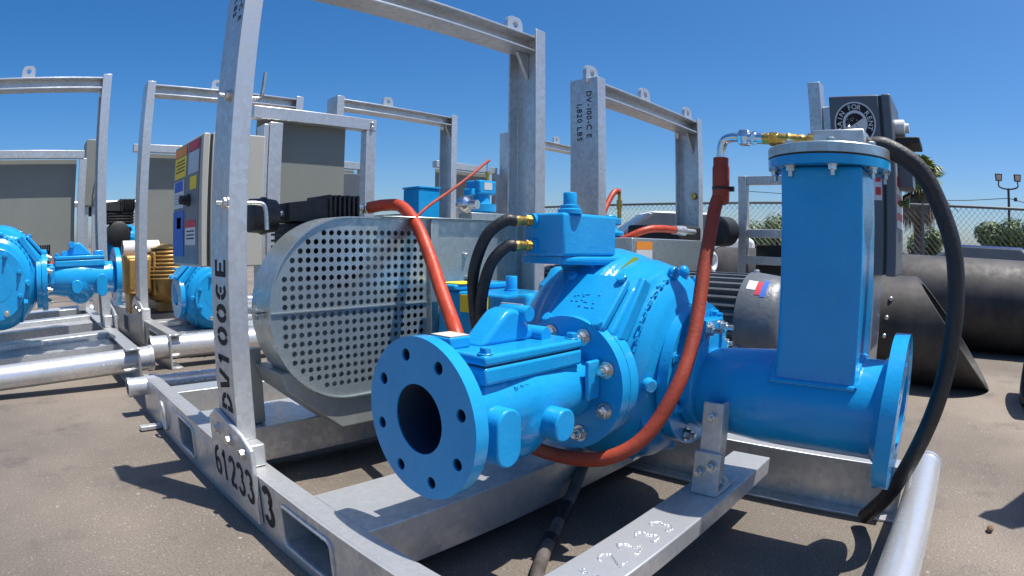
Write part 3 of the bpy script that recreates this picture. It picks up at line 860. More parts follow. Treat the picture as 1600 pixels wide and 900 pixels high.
part('grease_nipple', M().lathe((0.985, 0.178, 0.793), (0, 0, 1), [(0, 0.005), (0.004, 0.005), (0.005, 0.003), (0.010, 0.0035), (0.012, 0.002)], 12), 'zinc_bolt', box)
# pump-side clamp with bolted ears
m = M().lathe((0.975, 0.418, 0.365), (0, 1, 0), [(0, 0.074), (0.002, 0.086), (0.026, 0.086), (0.028, 0.074)], 48)
m.box(0.935, 1.015, 0.42, 0.445, 0.43, 0.475)
clamp = part('pipe_clamp', m, 'pump_blue', suc, 0.003, 2)
for x in (0.945, 1.005):
    bo = M(); bolt(bo, (x, 0.419, 0.458), (0, -1, 0), 0.009, 0.012)
    part('clamp_bolt', bo, 'zinc_bolt', clamp)

# final sizes and places of the casing and the suction column on the skid
pump.location = (1.117, 0.707, -0.084); pump.scale = (1.14, 1.14, 1.14)
suc.location = (1.1115, 0.2394, -0.084); suc.scale = (1.14, 1.14, 1.14)
# ------------------------------------------------------------------ air line on the lid: brass check, steel elbow
al = thing('air_line_fitting', 'brass and steel air fitting with elbow on the suction column lid', 'fitting', (0.985, 0.25, 0.762))
d = V(0.02, 1, 0.09).normalized(); p = V(0.985, 0.2365, 0.7795)
m = M().hexa(p, d, 0.0135, 0.017).lathe(p + d * 0.017, d, [(0, 0.009), (0.006, 0.009), (0.008, 0.0105), (0.030, 0.0105), (0.032, 0.012), (0.036, 0.012), (0.037, 0.0105), (0.056, 0.0105)], 20)
m.hexa(p + d * 0.070, d, 0.0125, 0.018).lathe(p + d * 0.0875, d, [(0, 0.0098), (0.012, 0.0098)], 20)
part('brass_valve', m, 'brass', al, 0.0008, 1)
q = p + d * 0.0985
m = M().lathe(q, d, [(0, 0.0095), (0.014, 0.0095)], 20).hexa(q + d * 0.013, d, 0.0125, 0.010, 0.5).lathe(q + d * 0.022, d, [(0, 0.0098), (0.006, 0.0098)], 20).hexa(q + d * 0.027, d, 0.015, 0.020, 0.1)
part('steel_union', m, 'chrome', al, 0.0008, 1)
e = q + d * 0.046
m = M().tube([e, e + d * 0.014, e + d * 0.030 + V(0, 0, -0.006), e + d * 0.037 + V(0, 0, -0.022), e + d * 0.0385 + V(0, 0, -0.045)], 0.0082, 18, 8)
part('elbow', m, 'chrome', al)
al.location = (1.1229, 0.285, 0.7847); al.scale = (1.14, 1.14, 1.14)
HE = V(1.1229, 0.285, 0.7847) + (e + d * 0.0385 + V(0, 0, -0.040) - V(0.985, 0.25, 0.762)) * 1.14

# ------------------------------------------------------------------ hoses
def hose(name, label, pts, r, mat, n=18, sub=12, extra=None):
    o = part(name, M().tube(pts, r, n, sub), mat, None, at=Vector(pts[len(pts) // 2]) if False else None)
    return tag(o, label, 'hose')

hz = thing('rust_hose', 'rust-red sleeved hose looping from the elbow down under the check valve', 'hose', (0.85, 0.5, 0.2))
pts = [HE, HE + V(-0.003, 0, -0.06), V(1.1150, 0.4882, 0.6714), V(1.0650, 0.4867, 0.5577), V(1.0100, 0.4767, 0.4410), V(0.9550, 0.4771, 0.3540), V(0.9050, 0.5093, 0.2637), V(0.8650, 0.5632, 0.2199), V(0.8500, 0.6387, 0.2062), V(0.8650, 0.7381, 0.1980), V(0.89, 0.81, 0.20)]
part('sleeve', M().tube(pts, 0.0138, 20, 10), 'rust_hose', hz)
part('end_cuff', M().tube([HE + V(0, 0, 0.002), HE + V(-0.001, 0, -0.03), HE + V(-0.003, 0, -0.075), HE + V(-0.006, 0, -0.085)], lambda t: 0.0160 if t < 0.22 else (0.0178 if t < 0.9 else 0.0142), 20, 6), 'rust_hose', hz)
part('cable_tie', M().lathe(HE + V(-0.003, 0, -0.062), (0, 0, 1), [(0, 0.0183), (0.005, 0.0183)], 20).box(HE.x + 0.0, HE.x + 0.006, HE.y - 0.027, HE.y - 0.016, HE.z - 0.066, HE.z - 0.056), 'black_rubber', hz)

hz = thing('orange_hose', 'bright orange air hose arching over the perforated belt guard', 'hose', (0.9, 1.2, 0.6))
pts = [V(0.926, 1.405, 0.6965), V(0.957, 1.37, 0.7035), V(0.974, 1.31, 0.6960), V(0.9640, 1.228, 0.640), V(0.9400, 1.145, 0.5600), V(0.9075, 1.0700, 0.4947), V(0.8779, 1.0000, 0.4360), V(0.8521, 0.9500, 0.4014), V(0.83, 0.90, 0.34)]
part('hose_body', M().tube(pts, 0.0165, 20, 10), 'orange_hose', hz)
m = M().hexa((0.876, 1.418, 0.695), (1, -0.1, 0.02), 0.012, 0.014).lathe((0.889, 1.416, 0.695), (1, -0.1, 0.02), [(0, 0.008), (0.008, 0.008), (0.009, 0.012), (0.022, 0.012), (0.023, 0.0165), (0.04, 0.0165)], 20)
part('hose_end', m, 'zinc_bolt', hz)

blk = part('discharge_hose', M().tube([V(1.1286, 0.1676, 0.7938), V(1.1343, 0.1277, 0.7915), V(1.1514, 0.0661, 0.7539), V(1.1628, 0.0251, 0.6821), V(1.1639, -0.0023, 0.6000), V(1.1660, -0.0088, 0.4900), V(1.1766, 0.0042, 0.3509), V(1.20, 0.034, 0.232), V(1.235, 0.078, 0.115), V(1.285, 0.130, 0.028)], 0.0185, 20, 10), 'black_rubber')
tag(blk, 'thick black hose hanging from the blue column lid down to the ground', 'hose')
for i, (zz, lab) in enumerate(((0.638, 'upper thin black hose from the chamber box'), (0.5965, 'lower thin black hose from the chamber box'))):
    if i == 0: pts = [V(0.836, 0.769, 0.642), V(0.818, 0.778, 0.642), V(0.795, 0.805, 0.612), V(0.795, 0.838, 0.545), V(0.812, 0.855, 0.475), V(0.84, 0.87, 0.41), V(0.88, 0.88, 0.34)]
    else: pts = [V(0.836, 0.769, 0.595), V(0.822, 0.776, 0.594), V(0.802, 0.795, 0.566), V(0.800, 0.815, 0.52), V(0.805, 0.828, 0.465), V(0.83, 0.84, 0.41), V(0.87, 0.85, 0.34)]
    tag(part('priming_hose', M().tube(pts, 0.0112, 16, 10), 'black_rubber'), lab, 'hose', 'priming hoses of the front pump')
hz = thing('drain_hose', 'worn black drain hose on the ground running towards the camera, brass end', 'hose', (0.9, 0.7, 0))
pts = [V(1.06, 0.755, 0.105), V(1.02, 0.74, 0.085), V(0.955, 0.715, 0.055), V(0.86, 0.68, 0.024), V(0.79, 0.645, 0.016), V(0.72, 0.60, 0.0155), V(0.65, 0.53, 0.0155), V(0.60, 0.44, 0.0155)]
part('hose_body', M().tube(pts, 0.0135, 16, 10), 'worn_rubber', hz)
m = M().hexa((1.062, 0.756, 0.106), (0.8, 0.35, 0.3), 0.017, 0.02).lathe((1.075, 0.763, 0.112), (0.8, 0.35, 0.3), [(0, 0.012), (0.012, 0.012), (0.014, 0.015), (0.03, 0.015)], 16)
part('hose_end', m, 'brass', hz)
part('drain_pipe', M().cyl((1.09, 0.77, 0.12), (1.20, 0.83, 0.155), 0.011, n=16), 'galvanised_shiny', hz)
for a, b in ((0.30, 0.36), (0.44, 0.47)):
    sp = spline(pts, 10); n = len(sp)
    part('tape_wrap', M().tube(sp[int(a * n):int(b * n) + 2], 0.0146, 16, smooth=False), 'black_rubber', hz)

# ------------------------------------------------------------------ angle bracket carrying the suction pipe
br = thing('support_bracket', 'galvanised angle bracket bolted to the flat plank under the blue pipe', 'bracket', (1.02, 0.42, 0.138))
m = M().prism([V(0.985, 0.392, 0.1385), V(1.078, 0.392, 0.1385), V(1.078, 0.392, 0.146), V(0.998, 0.392, 0.146), V(0.993, 0.392, 0.151), V(0.993, 0.392, 0.225), V(0.985, 0.392, 0.225)], (0, 0.055, 0))
part('foot_angle', m, 'galvanised', br, 0.0015, 2)
m = M().box(0.9935, 1.0015, 0.400, 0.441, 0.152, 0.318).box(1.0018, 1.030, 0.4005, 0.4075, 0.152, 0.318)
part('upright', m, 'galvanised', br, 0.0015, 2)
for x, y in ((1.045, 0.405), (1.05, 0.434)):
    bo = M(); bolt(bo, (x, y, 0.1462), (0, 0, 1), 0.009, 0.004); part('bolt', bo, 'zinc_bolt', br)
for y, z in ((0.432, 0.185), (0.409, 0.20), (0.42, 0.292)):
    bo = M(); bolt(bo, (0.9848 if z < 0.25 else 0.9933, y, z), (-1, 0, 0), 0.009, 0.006); part('bolt', bo, 'zinc_bolt', br)

# ------------------------------------------------------------------ electric motor
mo = thing('electric_motor', 'dark grey finned electric motor with red and blue sticker behind the blue column', 'motor', (1.235, 0.75, 0.138))
MX, MZ, MR = 1.235, 0.438, 0.092
m = M(); n = 0
prof2 = []
NF = 36
for k in range(NF):
    for f, r in ((0.0, MR), (0.28, MR), (0.36, MR + 0.016), (0.62, MR + 0.016), (0.70, MR)):
        t = 2 * PI * (k + f) / NF
        prof2.append((r * math.cos(t), r * math.sin(t)))
m.prism([V(MX + a, 0.440, MZ + b) for a, b in prof2], (0, 0.545, 0))
part('finned_frame', m, 'motor_grey', mo, angle=25)
m = M().lathe((MX, 0.352, MZ), (0, 1, 0), [(0, 0.04), (0, 0.082), (0.008, 0.096), (0.022, 0.104), (0.080, 0.1105), (0.094, 0.1105), (0.0945, 0.09)], 56)
fc = part('fan_cover', m, 'motor_grey', mo)
for a in (200, 340, 90):
    t = math.radians(a)
    part('cover_screw', M().lathe((MX + 0.109 * math.cos(t), 0.436, MZ + 0.109 * math.sin(t)), (math.cos(t), 0, math.sin(t)), [(0, 0.007), (0.006, 0.007), (0.008, 0.004)], 12), 'zinc_bolt', fc)
for a0, a1, mt, y0, y1 in ((104, 118, 'white_print', 0.412, 0.432), (104, 124, 'red_print', 0.400, 0.4115), (100, 126, 'blue_print', 0.388, 0.3995)):
    vs = []; fs = []; rr = 0.1105
    for i in range(8):
        t = math.radians(a0 + (a1 - a0) * i / 7 + 16)
        for y in (y0, y1): vs.append(V(MX + (rr - max(0, 0.436 - y) * 0.11 + 0.0012) * math.cos(t), y, MZ + (rr - max(0, 0.436 - y) * 0.11 + 0.0012) * math.sin(t)))
    for i in range(7): fs.append([2 * i, 2 * i + 1, 2 * i + 3, 2 * i + 2])
    part('warning_sticker', M().add(vs, fs), mt, fc)
part('end_shield', M().lathe((MX, 0.985, MZ), (0, 1, 0), [(0, 0.105), (0.02, 0.105), (0.04, 0.08), (0.06, 0.05), (0.06, 0.014), (0.17, 0.014)], 40), 'motor_grey', mo)
ring = [V(MX + 0.018 * math.cos(t), 0.545, MZ + 0.128 + 0.018 * math.sin(t)) for t in [2 * PI * i / 24 for i in range(25)]]
part('lifting_eye', M().tube(ring, 0.0065, 12, smooth=False, caps=False).cyl((MX, 0.545, MZ + 0.095), (MX, 0.545, MZ + 0.112), 0.008), 'white_paint', mo)
for y in (0.55, 0.85): part('motor_foot', M().box(MX - 0.09, MX + 0.09, y, y + 0.07, 0.300, 0.35), 'motor_grey', mo, 0.004)
part('motor_base', M().box(MX - 0.11, MX + 0.11, 0.52, 0.95, 0.235, 0.2995), 'galvanised', mo, 0.003)

mo.location = (2.0, 1.215, -0.148); mo.scale = (1.62, 1.62, 1.62)

# ------------------------------------------------------------------ belt guard
gd = thing('belt_guard', 'big round-ended perforated steel belt guard behind the check valve', 'guard', (0.9, 1.3, 0.138))
GX, GZ, GR, GY = 0.772, 0.442, 0.222, 1.25
XE = 1.022
def gout(r, x1): return arc(GX, GZ, r, r, 90, 270, 40) + [(x1, GZ - r), (x1, GZ + r)]
holes = []
pt = 0.0212
for i in range(-11, 12):
    for j in range(-10, 10):
        x = GX + 0.012 + i * pt; z = GZ + (j + 0.5) * pt + (0.002 if j >= 0 else -0.002)
        inside = (x >= GX and abs(z - GZ) < GR - 0.020) or (math.hypot(x - GX, z - GZ) < GR - 0.022)
        if inside and x < XE - 0.014: holes.append(circle2(0.0071, 8, (x, z), 0.39))
part('perforated_plate', holed(gout(GR - 0.003, XE), holes, 0.0022, (0, GY + 0.004, 0), (1, 0, 0), (0, 0, 1)), 'guard_sheet', gd, flat=True)
# rolled rim round the outside
def strip(outl, y0, y1, t=0.003):
    m = M(); n = len(outl); vs = []; fs = []
    for x, z in outl:
        vs += [V(x, y0, z), V(x, y1, z)]
    for i in range(n - 1): fs.append([2 * i, 2 * i + 1, 2 * i + 3, 2 * i + 2])
    return m.add(vs, fs)
def gline(r): return [(1.36, GZ + r)] + arc(GX, GZ, r, r, 90, 270, 48) + [(1.36, GZ - r)]
o1 = gline(GR); o2 = gline(GR - 0.0035)
m = M(); n = len(o1)
vs = []; fs = []
for (a, b), (c, dd) in zip(o1, o2):
    vs += [V(a, GY - 0.003, b), V(a, GY + 0.105, b), V(c, GY + 0.105, dd), V(c, GY - 0.003, dd)]
for i in range(n - 1):
    for k in range(4): fs.append([4 * i + k, 4 * i + (k + 1) % 4, 4 * i + 4 + (k + 1) % 4, 4 * i + 4 + k])
fs += [[0, 1, 2, 3], [4 * n - 4, 4 * n - 3, 4 * n - 2, 4 * n - 1]]
part('rim', m.add(vs, fs), 'guard_sheet', gd)
part('back_plate', M().prism([V(x, GY + 0.100, z) for x, z in gout(GR - 0.004, 1.358)], (0, 0.003, 0)), 'guard_sheet', gd)
part('seam', M().box(GX - GR + 0.006, XE, GY - 0.0012, GY + 0.0024, GZ - 0.0013, GZ + 0.0013), 'guard_sheet', gd)
part('stiffener', M().box(XE - 0.002, XE + 0.024, GY - 0.010, GY + 0.006, GZ - GR + 0.004, GZ + GR - 0.001), 'guard_sheet', gd, 0.0015, 1)
part('side_plate', M().box(XE + 0.0245, 1.358, GY + 0.001, GY + 0.004, GZ - GR + 0.004, GZ + GR - 0.0045), 'guard_sheet', gd)
part('top_flange', M().box(0.86, 1.36, GY - 0.014, GY + 0.105, GZ + GR + 0.0004, GZ + GR + 0.0032), 'guard_sheet', gd, 0.001, 1)
for x, z in ((1.15, 0.565), (1.16, 0.50), (1.30, 0.60)):
    bo = M(); bolt(bo, (x, GY + 0.0008, z), (0, -1, 0), 0.007, 0.004); part('bolt', bo, 'zinc_bolt', gd)
for z in (GZ,):
    part('latch', M().box(GX - GR - 0.02, GX - GR + 0.004, GY + 0.02, GY + 0.08, z + 0.004, z + 0.008).box(GX - GR - 0.02, GX - GR + 0.004, GY + 0.02, GY + 0.08, z - 0.004, z + 0.0005).cyl((GX - GR - 0.012, GY + 0.05, z - 0.016), (GX - GR - 0.012, GY + 0.05, z + 0.016), 0.006, n=10), 'zinc_bolt', gd)
pu = part('pulley', M().lathe((1.117, GY + 0.02, 0.355), (0, 1, 0), [(0, 0.10), (0, 0.118), (0.01, 0.118), (0.016, 0.108), (0.022, 0.118), (0.034, 0.118), (0.040, 0.108), (0.046, 0.118), (0.056, 0.118), (0.056, 0.10)], 48), 'black_iron', gd)
part('pulley', M().lathe((GX - 0.01, GY + 0.02, 0.56), (0, 1, 0), [(0, 0.06), (0, 0.068), (0.02, 0.068), (0.028, 0.058), (0.036, 0.068), (0.056, 0.068)], 40), 'black_iron', gd)
# sheet plinth under the guard
m = M().prism([V(0.578, GY + 0.012, 0.300), V(0.595, GY + 0.012, 0.255), V(0.742, GY + 0.012, 0.142), V(1.05, GY + 0.012, 0.142), V(1.05, GY + 0.012, 0.218), V(0.75, GY + 0.012, 0.218), V(0.68, GY + 0.012, 0.238), V(0.61, GY + 0.012, 0.300)], (0, 0.16, 0))
part('plinth', m, 'guard_plinth', gd, 0.003)
part('plinth_bracket', M().box(0.535, 0.60, GY + 0.175, GY + 0.21, 0.139, 0.335), 'guard_plinth', gd, 0.003)

# ------------------------------------------------------------------ air compressor on the guard
def compressor(label, root_loc):
    cp = thing('air_compressor', label, 'compressor', (0.76, 1.42, 0.60))
    m = M().hull([V(0.668, y, z) for y, z in ((1.385, 0.655), (1.50, 0.655), (1.39, 0.703), (1.50, 0.703))] + [V(0.80, y, z) for y, z in ((1.375, 0.652), (1.50, 0.652), (1.38, 0.718), (1.50, 0.718))])
    part('head', m, 'black_iron', cp, 0.004)
    m = M().box(0.80, 0.875, 1.385, 1.50, 0.652, 0.690)
    for i in range(7):
        m.box(0.782 + i * 0.0145, 0.790 + i * 0.0145, 1.372, 1.505, 0.664, 0.726 - 0.001 * (i % 2))
    part('cooling_fins', m, 'black_iron', cp, 0.0018, 1)
    m = M().box(0.68, 0.87, 1.39, 1.50, 0.58, 0.6515)
    for i in range(4): m.box(0.672, 0.878, 1.383, 1.507, 0.588 + i * 0.016, 0.595 + i * 0.016)
    part('cylinder_block', m, 'black_iron', cp, 0.0015, 1)
    part('crankcase', M().lathe((0.775, 1.37, 0.52), (0, 1, 0), [(0, 0.06), (0.01, 0.075), (0.14, 0.075), (0.15, 0.05)], 28), 'black_iron', cp)
    m = M().lathe((0.568, 1.42, 0.670), (1, 0, 0.0), [(0, 0.034), (0.004, 0.042), (0.036, 0.044), (0.038, 0.0475), (0.046, 0.0475), (0.048, 0.044), (0.074, 0.041), (0.08, 0.030)], 36)
    part('air_filter', m, 'black_rubber', cp)
    part('filter_neck', M().cyl((0.645, 1.42, 0.670), (0.672, 1.42, 0.675), 0.011, n=16), 'zinc_bolt', cp)
    return cp
comp = compressor('black finned air compressor with round filter on top of the belt guard', None)
# ------------------------------------------------------------------ control stand at the far end of the front skid
def tube_box(x0, x1, y0, y1, z0, z1): return M().box(x0, x1, y0, y1, z0, z1)

st = thing('panel_stand', 'galvanised frame with blank beige backing panel behind the belt guard', 'stand', (1.0, 2.05, 0.138))
part('top_bar', M().box(0.80, 1.338, 1.985, 2.030, 1.046, 1.092), 'galvanised', st, 0.002)
for x in (1.292,):
    part('upright', M().box(x, x + 0.046, 1.986, 2.029, 0.139, 1.0455), 'galvanised', st, 0.002)
part('upright', M().box(0.856, 0.908, 1.955, 1.9845, 0.139, 1.030), 'galvanised', st, 0.002)
part('backing_panel', M().box(0.835, 1.220, 2.0305, 2.040, 0.58, 1.060), 'panel_beige', st, 0.0015, 1)
part('panel_bracket', M().box(0.835, 0.8555, 1.96, 2.03, 0.40, 1.022), 'galvanised', st, 0.002)
for z in (1.075, 1.058): part('bolt', M().sphere((1.315, 1.984, z), 0.008, 10), 'zinc_bolt', st)

cb = thing('control_cabinet', 'beige control cabinet with yellow and white stickers on its door, behind the left post', 'cabinet', (0.7, 2.1, 0.525))
part('cabinet_body', M().box(0.632, 0.83, 1.93, 2.315, 0.525, 0.972), 'cabinet_beige', cb, 0.004)
dr = part('door', M().box(0.598, 0.622, 1.932, 2.312, 0.527, 0.970), 'cabinet_beige', cb, 0.004)
part('door_seal', M().box(0.6225, 0.6315, 1.936, 2.308, 0.531, 0.966), 'black_rubber', cb)
part('door_face', M().box(0.5955, 0.5978, 1.962, 2.300, 0.536, 0.962), 'slate_print', dr)
def stick(name, y0, y1, z0, z1, mat, x=0.5948, t=0.0006, root=None):
    return part(name, M().box(x - t, x, y0, y1, z0, z1), mat, root if root is not None else cb)
for nm, y0, y1, z0, z1, mt in (('red_label', 1.968, 2.10, 0.925, 0.958, 'red_print'), ('orange_label', 2.13, 2.295, 0.925, 0.958, 'orange_print'),
        ('yellow_label', 2.13, 2.295, 0.845, 0.922, 'yellow_print'), ('pale_label', 1.968, 2.10, 0.845, 0.922, 'paleblue_print'),
        ('white_label', 2.15, 2.298, 0.735, 0.835, 'white_print'), ('blue_label', 2.165, 2.285, 0.795, 0.833, 'blue_print'), ('yellow_label', 1.985, 2.07, 0.79, 0.835, 'yellow_print'),
        ('blue_label', 2.14, 2.298, 0.56, 0.725, 'blue_print'), ('orange_label', 2.18, 2.24, 0.66, 0.70, 'orange_print'),
        ('white_label', 1.985, 2.12, 0.60, 0.685, 'white_print'), ('red_label', 1.985, 2.12, 0.66, 0.685, 'red_print')):
    stick(nm, y0, y1, z0, z1, mt, 0.5948 if nm not in ('blue_label', 'red_label', 'orange_label') else 0.5941)
for z in (0.905, 0.893, 0.880, 0.868): stick('print_line', 2.15, 2.28 - 0.02 * random.random(), z, z + 0.004, 'stencil_black', 0.5941)
for z in (0.78, 0.77, 0.76, 0.75): stick('print_line', 2.17, 2.28, z, z + 0.003, 'slate_print', 0.5941)
for z in (0.645, 0.632, 0.62): stick('print_line', 2.0, 2.10, z, z + 0.004, 'stencil_black', 0.5941)
kn = M().lathe((0.5955, 2.075, 0.755), (-1, 0, 0), [(0, 0.022), (0.008, 0.022), (0.010, 0.017), (0.036, 0.015), (0.038, 0.012)], 24)
part('rotary_knob', kn, 'black_rubber', dr)

# ------------------------------------------------------------------ second row of units and the unit to the right
GRP = 'pump skids standing behind the front one'
skA = skid('pump_skid', 'galvanised lifting skid at the left edge of the yard', -0.66, 0.50, 2.60, 5.0, 3.50, 0.172, 1.565, 1.25, GRP, True, lugs=(0.545,), pipe_r=0.052, pz=0.112)
skA.rotation_euler[1] = math.radians(-2.2); skA.location.z -= 0.022
skB = skid('pump_skid', 'galvanised lifting skid just left of the stencilled post', 0.715, 1.84, 2.90, 5.1, 3.72, 0.172, 1.60, 1.25, GRP, True, lugs=(0.44,), pipe_r=0.058, pz=0.105)
skC = skid('pump_skid', 'galvanised lifting skid seen above the belt guard', 1.985, 3.06, 2.75, 4.9, 3.50, 0.172, 1.585, 1.25, GRP, False, lugs=(0.42,))
skD = skid('pump_skid', 'farthest galvanised lifting skid, mostly hidden behind the right post', 3.83, 4.95, 2.9, 5.0, 3.65, 0.172, 1.585, 1.25, GRP, False, lugs=(0.62,))
skE = skid('pump_skid', 'galvanised lifting skid right of centre with weight stencil on its post', 1.90, 2.86, 0.62, 2.5, 1.385, 0.138, 1.265, 1.2, GRP, False, lugs=(0.03, 0.47, 0.93))
part('stencil_text', text_mesh('DV-100-C E', 0.034, (1.90, 1.372, 1.21), (0, 0, -1), (0, -1, 0), 0.12, 0.0012), 'stencil_black', skE)
part('stencil_text', text_mesh('1,820 LBS', 0.034, (1.90, 1.418, 1.165), (0, 0, -1), (0, -1, 0), 0.12, 0.0012), 'stencil_black', skE)
part('post_bolt', M().hexa((2.853, 1.36, 0.86), (-1, 0, 0), 0.018, 0.02), 'brass', skE)

skG = skid('pump_skid', 'galvanised lifting skid outside the right edge, its gantry shadow on the asphalt', 1.655, 2.615, -1.9, -0.40, -0.62, 0.138, 1.265, 1.0, GRP, False)
skG.location = (1.806, -1.289, 0); skG.rotation_euler[2] = math.radians(-30)

PG = 'blue pumps in the back row'
pA = copy_thing(pump, (-0.18, 3.047, 0.009), (-1.2, 1.2, 1.2), 0, 'blue volute pump cut off by the left edge of the photo', PG, skip=('chamber_box', 'chamber_platform', 'yellow_label'))
vA = copy_thing(valve, (0.284, 3.0, 0.07), (-1.13, 1.13, 1.13), 0, 'blue check valve on the left edge skid, flange facing right', 'check valves')
pB = copy_thing(pump, (1.06, 3.28, -0.07), (1.05, 1.05, 1.05), 0, 'blue volute pump below the stickered control cabinet', PG, skip=('chamber_box', 'chamber_platform', 'yellow_label'))
pB2 = copy_thing(pump, (0.86, 5.0, 0.10), (1.15, 1.15, 1.15), 0, 'small blue pump far behind between two gantry posts at left', PG, skip=('chamber_box', 'chamber_platform', 'yellow_label'))
cA = copy_thing(comp, (0.02, 3.75, 0.50), (1, 1, 1), 0, 'black compressor behind the blue check valve at left', 'compressors')
cB = copy_thing(comp, (0.74, 4.8, 0.80), (1.3, 1.3, 1.3), 0, 'black compressor glimpsed between two gantry posts at left', 'compressors')
hA = part('air_hose', M().tube([V(0.16, 3.72, 0.52), V(0.10, 3.6, 0.50), V(-0.02, 3.5, 0.54), V(-0.10, 3.45, 0.58)], 0.014, 12, 8), 'orange_hose')
tag(hA, 'short orange hose behind the left edge pump', 'hose')
wp = part('white_pipe', M().lathe((0.70, 4.2, 0.585), (1, 0, 0), [(0, 0.042), (0, 0.055), (0.27, 0.055), (0.27, 0.042)], 28, False), 'white_paint')
tag(wp, 'short white pipe stub left of the second gantry post', 'pipe')

# gold motor and gearbox on the second skid
gm = thing('gold_motor', 'gold painted finned motor left of the stickered cabinet', 'motor', (1.01, 4.1, 0.172))
m = M()
m.lathe((1.01, 4.06, 0.41), (0, 1, 0), [(-0.20, 0.03), (-0.19, 0.065), (-0.16, 0.125), (-0.10, 0.178), (-0.03, 0.20), (0.30, 0.205), (0.34, 0.15)], 48)
part('motor_body', m, 'gold_paint', gm)
for i in range(9):
    dz = -0.02 + i * 0.024
    r = math.sqrt(0.208 ** 2 - dz ** 2) + 0.010
    part('cooling_rib', M().lathe((1.01, 4.06, 0.41 + dz), (0, 0, 1), [(-0.005, r - 0.03), (-0.005, r - 0.002), (-0.003, r), (0.003, r), (0.005, r - 0.002), (0.005, r - 0.03)], 48), 'gold_paint', gm)
part('motor_foot', M().box(0.91, 1.11, 3.98, 4.3, 0.174, 0.235), 'gold_paint', gm, 0.006)
gb = thing('gold_gearbox', 'gold square gearbox between the two gantry posts at left', 'gearbox', (0.74, 3.95, 0.172))
part('housing', M().box(0.665, 0.865, 3.92, 4.16, 0.30, 0.545), 'gold_paint', gb, 0.025, 3)
part('end_cover', M().box(0.69, 0.845, 3.902, 3.9195, 0.325, 0.52), 'gold_paint', gb, 0.012, 3)
part('foot', M().box(0.70, 0.84, 3.95, 4.14, 0.174, 0.2995), 'gold_paint', gb, 0.006)
part('flange', M().box(0.866, 0.884, 3.90, 4.18, 0.285, 0.56), 'gold_paint', gb, 0.008, 2)

# backing panels and cabinets in the back row
def back_panel(label, x0, x1, y, z0, z1, posts):
    r = thing('panel_stand', label, 'stand', ((x0 + x1) / 2, y, 0.172), 'panel stands in the back row')
    part('top_bar', M().box(x0 - 0.06, x1 + 0.05, y - 0.085, y - 0.03, z1 - 0.004, z1 + 0.05), 'galvanised', r, 0.002)
    part('backing_panel', M().box(x0, x1, y - 0.005, y + 0.006, z0, z1 - 0.0045), 'panel_beige', r, 0.0015, 1)
    for x in posts:
        part('upright', M().box(x, x + 0.055, y - 0.082, y - 0.033, 0.173, z1 - 0.0045), 'galvanised', r, 0.002)
    return r
back_panel('wide blank beige panel at the left edge of the photo', -0.85, 0.355, 4.45, 0.40, 1.22, (-0.7, 0.372))
back_panel('narrow strip of blank beige panel behind the second gantry', 0.85, 1.6, 4.45, 0.38, 1.275, (1.62,))
back_panel('small beige panel above the air hose arch', 2.12, 2.46, 3.95, 0.70, 1.16, (2.47,))
back_panel('beige panel behind the small blue actuator', 3.16, 3.75, 3.80, 0.70, 1.215, (3.78,))
def small_cab(label, x0, x1, y0, y1, z0, z1, mat, zleg):
    r = thing('cabinet', label, 'cabinet', ((x0 + x1) / 2, y0, zleg), 'cabinets in the back row')
    part('cabinet_body', M().box(x0, x1, y0, y1, z0, z1), mat, r, 0.006)
    part('handle', M().tube([V(x1 - 0.03, y0, z0 + 0.06), V(x1 - 0.03, y0 - 0.03, z0 + 0.07), V(x1 - 0.03, y0 - 0.03, z0 + 0.17), V(x1 - 0.03, y0, z0 + 0.18)], 0.006, 8, 4), 'zinc_bolt', r)
    for x in (x0 + 0.005, x1 - 0.045):
        part('leg', M().box(x, x + 0.04, y0 + 0.02, y0 + 0.06, zleg, z0 - 0.0005), 'galvanised', r)
    return r
small_cab('slim beige cabinet beside the left gantry post', 0.44, 0.56, 4.60, 4.85, 0.90, 1.39, 'panel_beige', 0.0)
small_cab('dark grey cabinet side seen above the orange hose', 2.02, 2.30, 3.55, 3.85, 0.72, 1.08, 'cabinet_grey', 0.173)
ft = thing('far_rail_frame', 'distant grey pipe rail between two gantry posts at left', 'railing', (0.8, 7.0, 0))
part('rail', M().cyl((0.4, 7.0, 1.08), (2.2, 7.0, 1.10), 0.035, n=12), 'galvanised', ft)
for x in (0.95, 1.30, 2.1):
    part('rail_post', M().cyl((x, 7.0, 0.0), (x, 7.0, 1.06), 0.022, n=12), 'galvanised', ft)

# blue chamber and actuator of the third skid
bx = thing('chamber_box', 'plain blue steel box behind the belt guard, right of the panel', 'box', (2.66, 3.3, 0.172))
part('box_body', M().box(2.55, 2.735, 3.24, 3.42, 0.62, 0.975), 'pump_blue', bx, 0.006)
part('box_lid', M().box(2.543, 2.742, 3.233, 3.427, 0.9755, 0.99), 'pump_blue', bx, 0.004)
part('column', M().box(2.60, 2.69, 3.29, 3.37, 0.173, 0.6195), 'pump_blue', bx, 0.004)
ac = thing('air_actuator', 'small blue valve actuator with brass stem above the belt guard', 'actuator', (2.91, 3.0, 0.172))
m = M().lathe((2.91, 3.0, 0.62), (0, 0, 1), [(-0.44, 0.06), (0, 0.06), (0.17, 0.075), (0.19, 0.075), (0.195, 0.105), (0.245, 0.105), (0.25, 0.07), (0.27, 0.06), (0.31, 0.06)], 32)
part('body', m, 'pump_blue', ac)
part('head', M().box(2.825, 2.99, 2.93, 3.07, 0.931, 1.03), 'pump_blue', ac, 0.012, 3)
part('ear', M().box(2.775, 2.8245, 2.96, 3.04, 0.92, 0.97), 'pump_blue', ac, 0.010, 3)
part('plate', M().box(2.87, 2.945, 2.9285, 2.9297, 0.965, 1.015), 'white_print', ac)
